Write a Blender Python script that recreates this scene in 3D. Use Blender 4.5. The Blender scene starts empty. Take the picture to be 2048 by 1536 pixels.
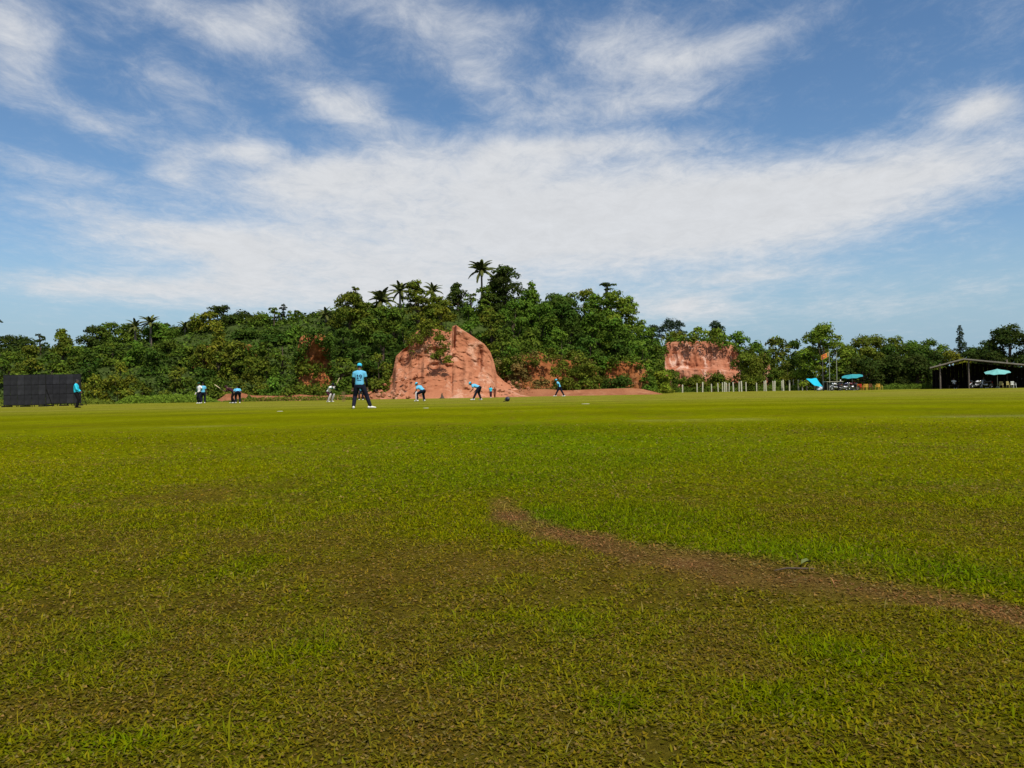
import bpy, math, random
import numpy as np
from mathutils import Vector, Matrix
from mathutils.bvhtree import BVHTree

random.seed(7)
rng = np.random.default_rng(11)
R = math.radians
SC = bpy.context.scene
COL = SC.collection

# ------------------------------------------------------------------ camera
CAM_H, FPX = 0.55, 1639.0
PITCH, ROLL = math.atan(15 / FPX), R(0.95)
cam_d = bpy.data.cameras.new('camera')
cam_d.sensor_width = 36.0
cam_d.lens = 36.0 * FPX / 2048
cam_d.clip_start = 0.05
cam_d.clip_end = 6000
cam = bpy.data.objects.new('camera', cam_d)
COL.objects.link(cam)
_f = Vector((0, math.cos(PITCH), math.sin(PITCH)))
_r0, _u0 = Vector((1, 0, 0)), Vector((0, -math.sin(PITCH), math.cos(PITCH)))
_r = _r0 * math.cos(ROLL) - _u0 * math.sin(ROLL)
_u = _r0 * math.sin(ROLL) + _u0 * math.cos(ROLL)
cam.matrix_world = Matrix(((_r.x, _u.x, -_f.x, 0), (_r.y, _u.y, -_f.y, 0),
                           (_r.z, _u.z, -_f.z, CAM_H), (0, 0, 0, 1)))
SC.camera = cam

# ------------------------------------------------------------------ world
SUN_EL, SUN_AZ = R(58), R(152)        # azimuth clockwise from +Y (view direction)
SKY_STRENGTH = 0.108
world = bpy.data.worlds.new('World')
SC.world = world
world.use_nodes = True
wn, wl = world.node_tree.nodes, world.node_tree.links
wn.clear()


def wmath(op, a, b=None, c=None, clamp=False):
    n = wn.new('ShaderNodeMath'); n.operation = op; n.use_clamp = clamp
    for i, v in enumerate((a, b, c)):
        if v is None: continue
        if isinstance(v, (int, float)): n.inputs[i].default_value = v
        else: wl.new(v, n.inputs[i])
    return n.outputs[0]


def build_world():
    out = wn.new('ShaderNodeOutputWorld')
    bg = wn.new('ShaderNodeBackground'); bg.inputs['Strength'].default_value = SKY_STRENGTH
    sky = wn.new('ShaderNodeTexSky'); sky.sky_type = 'NISHITA'; sky.sun_disc = False
    sky.sun_elevation = SUN_EL; sky.sun_rotation = SUN_AZ
    sky.air_density = 1.0; sky.dust_density = 0.35; sky.ozone_density = 2.2
    tc = wn.new('ShaderNodeTexCoord')
    sep = wn.new('ShaderNodeSeparateXYZ'); wl.new(tc.outputs['Generated'], sep.inputs[0])
    X, Y, Z = sep.outputs
    az = wmath('ARCTAN2', X, Y)
    el = wmath('ARCSINE', Z)
    # cloud layer coordinates: a flat layer seen in perspective
    den = wmath('ADD', wmath('MAXIMUM', Z, 0.0), 0.10)
    cu, cv = wmath('DIVIDE', X, den), wmath('DIVIDE', Y, den)
    comb = wn.new('ShaderNodeCombineXYZ'); wl.new(cu, comb.inputs[0]); wl.new(cv, comb.inputs[1])

    def noise(scale, rot, sx, sy, detail, rough, dist, off):
        mp = wn.new('ShaderNodeMapping'); wl.new(comb.outputs[0], mp.inputs[0])
        mp.inputs['Rotation'].default_value = (0, 0, rot)
        mp.inputs['Scale'].default_value = (sx, sy, 1)
        mp.inputs['Location'].default_value = (off, off * .7, off * .3)
        n = wn.new('ShaderNodeTexNoise'); wl.new(mp.outputs[0], n.inputs['Vector'])
        n.inputs['Scale'].default_value = scale; n.inputs['Detail'].default_value = detail
        n.inputs['Roughness'].default_value = rough; n.inputs['Distortion'].default_value = dist
        return n.outputs['Fac']
    big = noise(0.9, R(25), 1.0, 1.0, 3, .55, .4, 3.1)
    fib = noise(2.5, R(-38), 1.0, .58, 12, .70, .45, 8.3)
    fine = noise(8.5, R(-30), 1.0, .75, 10, .72, .4, 1.7)

    # banks of cloud, each a soft ellipse in azimuth and elevation; measured in the photograph as
    # column, row, half width, half height (px), tilt, amount and turned into angles of the sky here
    meas = [(1000, 450, 460, 100, 0, 1.22), (1400, 430, 300, 100, 0, .80), (1800, 362, 380, 70, 6, 1.08), (950, 335, 300, 55, 0, .55),
            (400, 480, 280, 38, -2, .90), (250, 575, 260, 28, 0, .90), (800, 590, 330, 70, 0, .95), (480, 540, 80, 45, 0, .50),
            (1380, 615, 130, 25, 0, .95), (1500, 555, 180, 16, 2, .55), (1700, 620, 250, 20, 0, .32), (1950, 570, 150, 25, 0, .30),
            (440, 45, 150, 48, -10, .85), (30, 60, 90, 80, -10, .88), (570, 20, 60, 36, -10, .55), (900, 28, 180, 42, -8, .62),
            (1350, 120, 165, 42, 4, .78), (700, 215, 105, 36, -15, .98), (1270, 210, 170, 28, 3, .58), (960, 140, 140, 46, -25, .55),
            (1990, 210, 85, 32, 3, 1.05), (370, 170, 90, 32, -10, .46), (200, 245, 110, 32, -10, .46), (360, 335, 52, 38, 20, .56),
            (500, 303, 72, 20, 0, .60), (620, 360, 150, 42, 8, .62), (80, 330, 150, 28, -8, .38), (150, 410, 150, 24, 0, .34),
            (1280, 60, 120, 28, 8, .42), (1150, 292, 220, 22, 0, .56), (40, 170, 80, 36, -8, .34), (1560, 60, 120, 22, 8, .28)]
    banks = []
    for px, py, hw, hh, tl, amt in meas:
        a_ = math.atan((px - 1024) / FPX)
        e_ = math.atan((783 - (px - 1024) * math.tan(ROLL) - py) / FPX * math.cos(a_))
        banks.append((math.degrees(a_), math.degrees(e_), math.degrees(hw / FPX * math.cos(a_) ** 2), math.degrees(hh / FPX * math.cos(a_)), tl, amt))
    tot = None
    for a0, e0, sa, se, tl, amt in banks:
        da = wmath('SUBTRACT', az, R(a0)); de = wmath('SUBTRACT', el, R(e0))
        c, s = math.cos(R(tl)), math.sin(R(tl))
        p = wmath('ADD', wmath('MULTIPLY', da, c / R(sa)), wmath('MULTIPLY', de, s / R(sa)))
        q = wmath('ADD', wmath('MULTIPLY', da, -s / R(se)), wmath('MULTIPLY', de, c / R(se)))
        d2 = wmath('ADD', wmath('MULTIPLY', p, p), wmath('MULTIPLY', q, q))
        g = wmath('MULTIPLY', wmath('EXPONENT', wmath('MULTIPLY', d2, -0.9)), amt)
        tot = g if tot is None else wmath('ADD', tot, g)
    # away from the view the same kind of broken cloud goes on
    away = wn.new('ShaderNodeMapRange'); away.interpolation_type = 'SMOOTHSTEP'
    wl.new(wmath('MAXIMUM', wmath('ABSOLUTE', az), wmath('MULTIPLY', el, 1.35)), away.inputs['Value'])
    away.inputs['From Min'].default_value = R(36); away.inputs['From Max'].default_value = R(55)
    tot = wmath('ADD', tot, wmath('MULTIPLY', away.outputs[0], wmath('MULTIPLY', big, .95)))
    nz = wmath('ADD', wmath('MULTIPLY', wmath('SUBTRACT', fib, .5), 1.25),
               wmath('ADD', wmath('MULTIPLY', wmath('SUBTRACT', fine, .5), 1.15),
                     wmath('MULTIPLY', wmath('SUBTRACT', big, .5), .5)))
    dens = wmath('ADD', tot, nz)
    mr = wn.new('ShaderNodeMapRange'); mr.interpolation_type = 'SMOOTHSTEP'
    wl.new(dens, mr.inputs['Value'])
    mr.inputs['From Min'].default_value = -0.06; mr.inputs['From Max'].default_value = 1.34
    cover = wmath('MULTIPLY', mr.outputs[0], .97)
    # cloud colour: soft grey white, a little greyer where the layer is thin or clumped
    ramp = wn.new('ShaderNodeMapRange'); wl.new(fine, ramp.inputs['Value'])
    ramp.inputs['From Min'].default_value = .25; ramp.inputs['From Max'].default_value = .75
    ramp.inputs['To Min'].default_value = .89; ramp.inputs['To Max'].default_value = 1.03
    cc = wn.new('ShaderNodeVectorMath'); cc.operation = 'SCALE'
    k = 1 / SKY_STRENGTH
    cc.inputs[0].default_value = (.725 * k, .74 * k, .765 * k)
    wl.new(ramp.outputs[0], cc.inputs['Scale'])
    hs = wn.new('ShaderNodeHueSaturation'); wl.new(sky.outputs[0], hs.inputs['Color'])
    hs.inputs['Saturation'].default_value = 1.16; hs.inputs['Value'].default_value = 1.05
    # the pale blue of the air low down, all the way round
    low = wn.new('ShaderNodeMapRange'); low.interpolation_type = 'SMOOTHSTEP'; wl.new(el, low.inputs['Value'])
    low.inputs['From Min'].default_value = R(1.0); low.inputs['From Max'].default_value = R(11.5)
    low.inputs['To Min'].default_value = .92; low.inputs['To Max'].default_value = 0.0
    air = wn.new('ShaderNodeMix'); air.data_type = 'RGBA'
    wl.new(low.outputs[0], air.inputs['Factor']); wl.new(hs.outputs[0], air.inputs['A'])
    air.inputs['B'].default_value = (.30 * k, .455 * k, .59 * k, 1)
    mix = wn.new('ShaderNodeMix'); mix.data_type = 'RGBA'
    wl.new(cover, mix.inputs['Factor']); wl.new(air.outputs['Result'], mix.inputs['A'])
    wl.new(cc.outputs[0], mix.inputs['B'])
    wl.new(mix.outputs['Result'], bg.inputs['Color'])
    wl.new(bg.outputs[0], out.inputs['Surface'])


build_world()
try:
    world.cycles.sampling_method = 'MANUAL'; world.cycles.sample_map_resolution = 512
except Exception:
    pass

# ------------------------------------------------------------------ sun
sun_d = bpy.data.lights.new('sun', 'SUN')
sun_d.energy = 4.9; sun_d.angle = R(0.6); sun_d.color = (1.0, .95, .87)
sun = bpy.data.objects.new('sun', sun_d); COL.objects.link(sun)
_sd = Vector((math.sin(SUN_AZ) * math.cos(SUN_EL), math.cos(SUN_AZ) * math.cos(SUN_EL), math.sin(SUN_EL)))
sun.rotation_euler = _sd.to_track_quat('Z', 'Y').to_euler()
sun.location = (0, -20, 60)

vs = SC.view_settings
vs.view_transform = 'Standard'; vs.look = 'None'; vs.exposure = 0.0; vs.gamma = 1.0
vs.use_curve_mapping = False
SC.cycles.max_bounces = 5; SC.cycles.diffuse_bounces = 3; SC.cycles.transparent_max_bounces = 6


# ------------------------------------------------------------------ helpers: picture <-> place
def ray(px, py):
    return _f + _r * ((px - 1024) / FPX) + _u * ((768 - py) / FPX)


def P(px, py, d):                      # the point seen at a pixel, d metres ahead of the camera
    v = ray(px, py)
    return Vector((0, 0, CAM_H)) + v * (d / v.y)


def G(px, py):                         # the point of the flat ground seen at a pixel
    v = ray(px, py)
    t = -CAM_H / v.z
    return Vector((v.x * t, v.y * t, 0))


def yh(px):                            # row of the horizon
    return 783.0 - (px - 1024) * math.tan(ROLL)


def XD(px, d):                         # ground point in the direction of a column, d metres ahead
    p = P(px, yh(px), d)
    return Vector((p.x, d, 0))


def MPP(d):
    return d / FPX


# ------------------------------------------------------------------ helpers: noise
def _hash(ix, iy, iz):
    n = (ix * 374761393 + iy * 668265263 + iz * 1274126177) & 0xFFFFFFFF
    n = ((n ^ (n >> 13)) * 1274126177) & 0xFFFFFFFF
    n = (n ^ (n >> 16)) & 0xFFFFFFFF
    return n.astype(np.float64) / 4294967295.0


def vnoise(x, y, z=0.0):
    x = np.asarray(x, float); y = np.asarray(y, float); z = np.zeros_like(x) + z
    xi, yi, zi = np.floor(x), np.floor(y), np.floor(z)
    fx, fy, fz = x - xi, y - yi, z - zi
    fx = fx * fx * (3 - 2 * fx); fy = fy * fy * (3 - 2 * fy); fz = fz * fz * (3 - 2 * fz)
    xi = xi.astype(np.int64) + 100000; yi = yi.astype(np.int64) + 100000; zi = zi.astype(np.int64) + 100000
    r = 0
    for a in (0, 1):
        for b in (0, 1):
            for c in (0, 1):
                w = (fx if a else 1 - fx) * (fy if b else 1 - fy) * (fz if c else 1 - fz)
                r = r + w * _hash(xi + a, yi + b, zi + c)
    return r


def fbm(x, y, z=0.0, oct=4, rough=.5):
    r, a, t, f = 0, 1.0, 0, 1.0
    for i in range(oct):
        r = r + a * vnoise(np.asarray(x) * f + 17.3 * i, np.asarray(y) * f - 9.1 * i, np.asarray(z) * f + 3.7 * i)
        t += a; a *= rough; f *= 2.03
    return r / t


def sstep(a, b, x):
    t = np.clip((np.asarray(x, float) - a) / (b - a), 0, 1)
    return t * t * (3 - 2 * t)


# ------------------------------------------------------------------ helpers: objects
def tag(o, label=None, cat=None, group=None, kind=None):
    if label: o['label'] = label
    if cat: o['category'] = cat
    if group: o['group'] = group
    if kind: o['kind'] = kind
    return o


def link(name, me, mat=None, parent=None):
    o = bpy.data.objects.new(name, me)
    if mat is not None and len(me.materials) == 0: me.materials.append(mat)
    COL.objects.link(o)
    if parent is not None: o.parent = parent
    return o


def empty(name, loc=(0, 0, 0), rz=0.0):
    o = bpy.data.objects.new(name, None)
    o.empty_display_size = .3
    o.location = loc; o.rotation_euler = (0, 0, rz)
    COL.objects.link(o)
    return o


def copy_tree(o, parent=None):
    c = o.copy(); COL.objects.link(c)
    if parent is not None: c.parent = parent
    for ch in list(o.children): copy_tree(ch, c)
    return c


def np_mesh(name, V, F, col=None, smooth=False):
    """F: (n,3) or (n,4) array, or a list of such arrays."""
    Fs = F if isinstance(F, list) else [F]
    Fs = [f for f in Fs if len(f)]
    me = bpy.data.meshes.new(name)
    V = np.asarray(V, np.float32)
    me.vertices.add(len(V)); me.vertices.foreach_set('co', V.ravel())
    nl = sum(f.size for f in Fs); nf = sum(len(f) for f in Fs)
    me.loops.add(nl); me.polygons.add(nf)
    me.loops.foreach_set('vertex_index', np.concatenate([f.ravel() for f in Fs]).astype(np.int32))
    tot = np.concatenate([np.full(len(f), f.shape[1]) for f in Fs]).astype(np.int32)
    st = np.concatenate(([0], np.cumsum(tot)[:-1])).astype(np.int32)
    me.polygons.foreach_set('loop_start', st)
    me.update(calc_edges=True)
    if smooth: me.polygons.foreach_set('use_smooth', np.ones(nf, bool))
    if col is not None:
        a = me.color_attributes.new('tint', 'FLOAT_COLOR', 'POINT')
        c4 = np.ones((len(V), 4), np.float32); c4[:, :3] = col
        a.data.foreach_set('color', c4.ravel())
    me.validate()
    return me


class MB:
    """collects shapes into one mesh"""
    def __init__(s): s.v, s.f = [], []

    def box(s, c, size, rz=0.0, m=None):
        cx, cy, cz = c; a, b, h = size[0] / 2, size[1] / 2, size[2] / 2
        M = m or Matrix.Rotation(rz, 3, 'Z')
        n = len(s.v)
        for x, y, z in ((-a, -b, -h), (a, -b, -h), (a, b, -h), (-a, b, -h), (-a, -b, h), (a, -b, h), (a, b, h), (-a, b, h)):
            q = M @ Vector((x, y, z)); s.v.append((q.x + cx, q.y + cy, q.z + cz))
        for q in ((3, 2, 1, 0), (4, 5, 6, 7), (0, 1, 5, 4), (1, 2, 6, 5), (2, 3, 7, 6), (3, 0, 4, 7)):
            s.f.append([n + i for i in q])
        return s

    def loft(s, pts, rad, seg=8, side=None, round_ends=True):
        """closed tube through pts; rad r or (r along side, r across)"""
        pts = [Vector(p) for p in pts]
        rad = [(r, r) if isinstance(r, (int, float)) else tuple(r) for r in rad]
        n = len(pts)
        tang = []
        for i in range(n):
            t = pts[min(i + 1, n - 1)] - pts[max(i - 1, 0)]
            tang.append(t.normalized() if t.length > 1e-9 else Vector((0, 0, 1)))
        rings = []
        if round_ends:
            t0, r0 = tang[0], min(rad[0])
            for k, q in ((.8, .55), (.45, .88)):
                rings.append((pts[0] - t0 * r0 * k, (rad[0][0] * q, rad[0][1] * q), t0))
        for p, r, t in zip(pts, rad, tang): rings.append((p, r, t))
        if round_ends:
            t1, r1 = tang[-1], min(rad[-1])
            for k, q in ((.45, .88), (.8, .55)):
                rings.append((pts[-1] + t1 * r1 * k, (rad[-1][0] * q, rad[-1][1] * q), t1))
        prev = Vector(side) if side is not None else None
        base = len(s.v)
        for p, r, t in rings:
            ref = prev if prev is not None else (Vector((1, 0, 0)) if abs(t.x) < .9 else Vector((0, 1, 0)))
            sv = ref - t * ref.dot(t)
            if sv.length < 1e-6: sv = t.orthogonal()
            sv.normalize()
            if side is None: prev = sv
            ov = t.cross(sv)
            for k in range(seg):
                a = 2 * math.pi * k / seg
                q = p + sv * (math.cos(a) * r[0]) + ov * (math.sin(a) * r[1])
                s.v.append(tuple(q))
        m = len(rings)
        for i in range(m - 1):
            for k in range(seg):
                k2 = (k + 1) % seg
                s.f.append([base + i * seg + k, base + i * seg + k2, base + (i + 1) * seg + k2, base + (i + 1) * seg + k])
        s.f.append([base + k for k in reversed(range(seg))])
        s.f.append([base + (m - 1) * seg + k for k in range(seg)])
        return s

    def ball(s, c, r, seg=10, side=(1, 0, 0), axis=(0, 0, 1)):
        rx, ry, rz = (r, r, r) if isinstance(r, (int, float)) else r
        ax = Vector(axis).normalized(); c = Vector(c)
        ang = [-80, -50, -20, 20, 50, 80]
        return s.loft([c + ax * rz * math.sin(R(a)) for a in ang], [(rx * math.cos(R(a)), ry * math.cos(R(a))) for a in ang],
                      seg, side, False)

    def poly(s, pts, faces):
        n = len(s.v); s.v += [tuple(p) for p in pts]; s.f += [[n + i for i in f] for f in faces]; return s

    def mesh(s, name, smooth=False):
        me = bpy.data.meshes.new(name); me.from_pydata(s.v, [], s.f); me.update()
        if smooth: me.polygons.foreach_set('use_smooth', np.ones(len(me.polygons), bool))
        return me

    def build(s, name, mat, parent=None, smooth=False):
        return link(name, s.mesh(name, smooth), mat, parent)


def remeshed(mb, name, mat, parent, voxel=.012, smooth_it=4):
    o = link(name, mb.mesh(name), mat, None)
    m = o.modifiers.new('r', 'REMESH'); m.mode = 'VOXEL'; m.voxel_size = voxel; m.use_smooth_shade = True
    k = o.modifiers.new('s', 'SMOOTH'); k.factor = .5; k.iterations = smooth_it
    dg = bpy.context.evaluated_depsgraph_get()
    me = bpy.data.meshes.new_from_object(o.evaluated_get(dg))
    old = o.data; o.modifiers.clear(); o.data = me; bpy.data.meshes.remove(old)
    me.name = name
    if len(me.materials) == 0: me.materials.append(mat)
    me.polygons.foreach_set('use_smooth', np.ones(len(me.polygons), bool))
    o.parent = parent
    return o


# ------------------------------------------------------------------ materials
def nt(m): return m.node_tree.nodes, m.node_tree.links


def mat(name, col, rough=.7, spec=.25, metal=0.0, var=.12, scale=8.0, bump=0.0):
    """plain procedural material: base colour broken up by noise"""
    m = bpy.data.materials.new(name); m.use_nodes = True
    n, l = nt(m); b = n['Principled BSDF']
    tc = n.new('ShaderNodeTexCoord')
    nz = n.new('ShaderNodeTexNoise'); nz.inputs['Scale'].default_value = scale; nz.inputs['Detail'].default_value = 5
    l.new(tc.outputs['Object'], nz.inputs['Vector'])
    r = n.new('ShaderNodeMapRange'); l.new(nz.outputs['Fac'], r.inputs['Value'])
    r.inputs['From Min'].default_value = .25; r.inputs['From Max'].default_value = .75
    r.inputs['To Min'].default_value = 1 - var; r.inputs['To Max'].default_value = 1 + var
    v = n.new('ShaderNodeVectorMath'); v.operation = 'SCALE'; v.inputs[0].default_value = col
    l.new(r.outputs[0], v.inputs['Scale']); l.new(v.outputs[0], b.inputs['Base Color'])
    b.inputs['Roughness'].default_value = rough; b.inputs['Metallic'].default_value = metal
    b.inputs['Specular IOR Level'].default_value = spec
    if bump:
        bp = n.new('ShaderNodeBump'); bp.inputs['Strength'].default_value = bump; bp.inputs['Distance'].default_value = .02
        l.new(nz.outputs['Fac'], bp.inputs['Height']); l.new(bp.outputs[0], b.inputs['Normal'])
    return m


def leaf_mat(name, trans=.22, rough=.55, spec=.2):
    m = bpy.data.materials.new(name); m.use_nodes = True
    n, l = nt(m); b = n['Principled BSDF']; out = n['Material Output']
    a = n.new('ShaderNodeAttribute'); a.attribute_name = 'tint'
    l.new(a.outputs['Color'], b.inputs['Base Color'])
    b.inputs['Roughness'].default_value = rough; b.inputs['Specular IOR Level'].default_value = spec
    t = n.new('ShaderNodeBsdfTranslucent'); l.new(a.outputs['Color'], t.inputs['Color'])
    mx = n.new('ShaderNodeMixShader'); mx.inputs[0].default_value = trans
    l.new(b.outputs[0], mx.inputs[1]); l.new(t.outputs[0], mx.inputs[2]); l.new(mx.outputs[0], out.inputs['Surface'])
    return m


def earth_mat(name, c1, c2, c3, pale, pale_amt=.5, zs=1.0, bump=.7):
    """red laterite: blotches, level layers, pale scoured faces and dark pits"""
    m = bpy.data.materials.new(name); m.use_nodes = True
    n, l = nt(m); b = n['Principled BSDF']
    tc = n.new('ShaderNodeTexCoord')

    def nz(scale, detail, sx=1, sz=1, rough=.6, dist=0):
        mp = n.new('ShaderNodeMapping'); mp.inputs['Scale'].default_value = (sx, sx, sz)
        l.new(tc.outputs['Object'], mp.inputs[0])
        q = n.new('ShaderNodeTexNoise'); q.inputs['Scale'].default_value = scale; q.inputs['Detail'].default_value = detail
        q.inputs['Roughness'].default_value = rough; q.inputs['Distortion'].default_value = dist
        l.new(mp.outputs[0], q.inputs['Vector']); return q.outputs['Fac']

    def mixc(f, a, bb):
        x = n.new('ShaderNodeMix'); x.data_type = 'RGBA'
        l.new(f, x.inputs['Factor'])
        for k, v in (('A', a), ('B', bb)):
            if isinstance(v, tuple): x.inputs[k].default_value = v + (1,)
            else: l.new(v, x.inputs[k])
        return x.outputs['Result']

    def rng_(f, a, bb, hi=1.0):
        r = n.new('ShaderNodeMapRange'); r.interpolation_type = 'SMOOTHSTEP'; l.new(f, r.inputs['Value'])
        r.inputs['From Min'].default_value = a; r.inputs['From Max'].default_value = bb
        r.inputs['To Max'].default_value = hi
        return r.outputs[0]
    c = mixc(rng_(nz(.35, 5), .35, .65), c1, c2)
    c = mixc(rng_(nz(.9, 6, .5, 2.2 * zs), .48, .68, .75), c, c3)
    c = mixc(rng_(nz(.45, 8, 1.0, .55, .7, .6), .52, .64, pale_amt), c, pale)
    c = mixc(rng_(nz(1.6, 4, 1, .8, .6, 1.0), .62, .72, .7), c, tuple(v * .45 for v in c1))
    c = mixc(rng_(nz(6, 6), .5, .75, .35), c, c3)
    l.new(c, b.inputs['Base Color'])
    b.inputs['Roughness'].default_value = .95; b.inputs['Specular IOR Level'].default_value = .1
    bp = n.new('ShaderNodeBump'); bp.inputs['Strength'].default_value = bump; bp.inputs['Distance'].default_value = .35
    l.new(nz(1.8, 9, 1, .7, .65, .4), bp.inputs['Height']); l.new(bp.outputs[0], b.inputs['Normal'])
    return m


def turf_mat():
    m = bpy.data.materials.new('turf'); m.use_nodes = True
    n, l = nt(m); b = n['Principled BSDF']
    a = n.new('ShaderNodeAttribute'); a.attribute_name = 'tint'
    tc = n.new('ShaderNodeTexCoord')

    def nz(scale, detail, sx, sy, rough=.6):
        mp = n.new('ShaderNodeMapping'); mp.inputs['Scale'].default_value = (sx, sy, 1)
        l.new(tc.outputs['Object'], mp.inputs[0])
        q = n.new('ShaderNodeTexNoise'); q.inputs['Scale'].default_value = scale; q.inputs['Detail'].default_value = detail
        q.inputs['Roughness'].default_value = rough
        l.new(mp.outputs[0], q.inputs['Vector']); return q.outputs['Fac']

    def sc(f, lo, hi):
        r = n.new('ShaderNodeMapRange'); l.new(f, r.inputs['Value'])
        r.inputs['From Min'].default_value = .28; r.inputs['From Max'].default_value = .72
        r.inputs['To Min'].default_value = lo; r.inputs['To Max'].default_value = hi
        return r.outputs[0]
    fine = nz(75, 9, 1, .8, .75); mid = nz(5.0, 10, 1, .55, .80); wide = nz(.55, 5, 1, .6)
    k = n.new('ShaderNodeMath'); k.operation = 'MULTIPLY'
    l.new(sc(fine, .40, 1.55), k.inputs[0]); l.new(sc(mid, .66, 1.32), k.inputs[1])
    k2 = n.new('ShaderNodeMath'); k2.operation = 'MULTIPLY'
    l.new(k.outputs[0], k2.inputs[0]); l.new(sc(wide, .86, 1.12), k2.inputs[1])
    v = n.new('ShaderNodeVectorMath'); v.operation = 'SCALE'
    l.new(a.outputs['Color'], v.inputs[0]); l.new(k2.outputs[0], v.inputs['Scale'])
    l.new(v.outputs[0], b.inputs['Base Color'])
    b.inputs['Roughness'].default_value = 1.0; b.inputs['Specular IOR Level'].default_value = 0.0
    bp = n.new('ShaderNodeBump'); bp.inputs['Strength'].default_value = .8; bp.inputs['Distance'].default_value = .03
    l.new(fine, bp.inputs['Height'])
    bp2 = n.new('ShaderNodeBump'); bp2.inputs['Strength'].default_value = .35; bp2.inputs['Distance'].default_value = .2
    l.new(mid, bp2.inputs['Height']); l.new(bp.outputs[0], bp2.inputs['Normal'])
    l.new(bp2.outputs[0], b.inputs['Normal'])
    return m


M = {}
M['leaf'] = leaf_mat('leaf', .25, .7, .05)
M['grass'] = leaf_mat('grass_blade', .38, .9, 0.0)
M['turf'] = turf_mat()
M['bark'] = mat('bark', (.09, .065, .045), .9, .1, var=.3, scale=14, bump=.6)
M['palm_bark'] = mat('palm_bark', (.16, .13, .10), .9, .1, var=.25, scale=10, bump=.5)
RED1, RED2, RED3, PALE = (.37, .142, .070), (.44, .182, .096), (.28, .096, .046), (.56, .33, .22)
M['earth'] = earth_mat('red_earth', RED1, RED2, RED3, PALE, .75)
M['bank'] = earth_mat('bank_earth', (.25, .095, .044), (.30, .125, .058), (.20, .072, .032), (.38, .19, .10), .5)
M['cliff'] = earth_mat('cliff_laterite', (.36, .125, .062), (.45, .20, .12), (.26, .080, .038), (.64, .42, .32), .95, 2.0)
M['cliff_dark'] = earth_mat('cliff_orange', (.26, .085, .026), (.32, .12, .042), (.19, .055, .020), (.38, .19, .09), .5, 1.6)
M['soil'] = mat('hill_soil', (.045, .065, .014), .95, .05, var=.5, scale=1.2, bump=.6)

# ------------------------------------------------------------------ the field
# worn dirt track, as ground points of its middle line with half widths
TRACK = [((1003, 1000), .05), ((1015, 1016), .08), ((1030, 1036), .10), ((1085, 1056), .09), ((1180, 1078), .11), ((1290, 1105), .13), ((1400, 1132), .14),
         ((1520, 1152), .155), ((1640, 1174), .13), ((1780, 1198), .12), ((1930, 1218), .10), ((2060, 1240), .085), ((2250, 1277), .08)]
_tp = np.array([[G(*p).x, G(*p).y] for p, w in TRACK]); _tw = np.array([w for p, w in TRACK])


def track_mask(x, y):
    x = np.asarray(x, float); y = np.asarray(y, float)
    best = np.full(x.shape, 1e9)
    wob = (fbm(x * 5, y * 5, 2.2, 3) - .5) * .55 + (fbm(x * 22, y * 22, 7.2, 2) - .5) * .35
    for i in range(len(_tp) - 1):
        a, b = _tp[i], _tp[i + 1]; ab = b - a
        t = np.clip(((x - a[0]) * ab[0] + (y - a[1]) * ab[1]) / (ab @ ab), 0, 1)
        w = _tw[i] + (_tw[i + 1] - _tw[i]) * t
        d = np.hypot(x - a[0] - ab[0] * t, (y - a[1] - ab[1] * t)) / w
        best = np.minimum(best, d)
    brk = .48 + .46 * sstep(.36, .60, fbm(x * 4.1, y * 4.1, 8.8, 4, .6))
    return (1 - sstep(.40, 1.45, best + wob * 2.0)) * brk


# brown thin patches and lusher patches of the turf: pixel, half sizes in pixels, amount
BROWN = [((790, 1130), 190, 60, .9), ((640, 1085), 90, 35, .5), ((400, 985), 160, 28, .55), ((1000, 1120), 140, 40, .7),
         ((1350, 1180), 260, 30, .55), ((1180, 1120), 160, 30, .75), ((860, 1350), 130, 60, .55), ((1050, 1400), 120, 50, .5), ((400, 1190), 110, 40, .35),
         ((1500, 1330), 140, 40, .5), ((60, 1270), 90, 60, .5), ((250, 1440), 140, 50, .35), ((1900, 1480), 170, 60, .6),
         ((800, 1500), 160, 40, .45), ((1350, 960), 260, 35, .4), ((60, 930), 140, 22, .4), ((1550, 980), 160, 40, .25), ((1980, 1260), 100, 30, .5)]
LUSH = [((1250, 1050), 220, 40, .9), ((1600, 1105), 260, 40, .9), ((1950, 1160), 160, 40, .8), ((1080, 1030), 60, 25, .9),
        ((1130, 880), 380, 40, .55), ((1000, 960), 300, 40, .35), ((1150, 1260), 60, 40, .6), ((1680, 1310), 90, 40, .8),
        ((1580, 1400), 120, 40, .7), ((620, 1280), 120, 50, .5), ((150, 1310), 110, 50, .45), ((480, 1140), 90, 40, .45),
        ((950, 1330), 70, 40, .4), ((250, 1500), 130, 40, .6), ((1250, 1420), 80, 40, .5)]


def _blob(x, y, lst):
    s = 0
    for (px, py), sx, sy, a in lst:
        c = G(px, py); ex = abs(G(px + sx, py).x - c.x); ey = abs(G(px, py - sy).y - G(px, py + sy).y) / 2
        s = s + a * np.exp(-(((x - c.x) / ex) ** 2 + ((y - c.y) / ey) ** 2))
    return s


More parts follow.
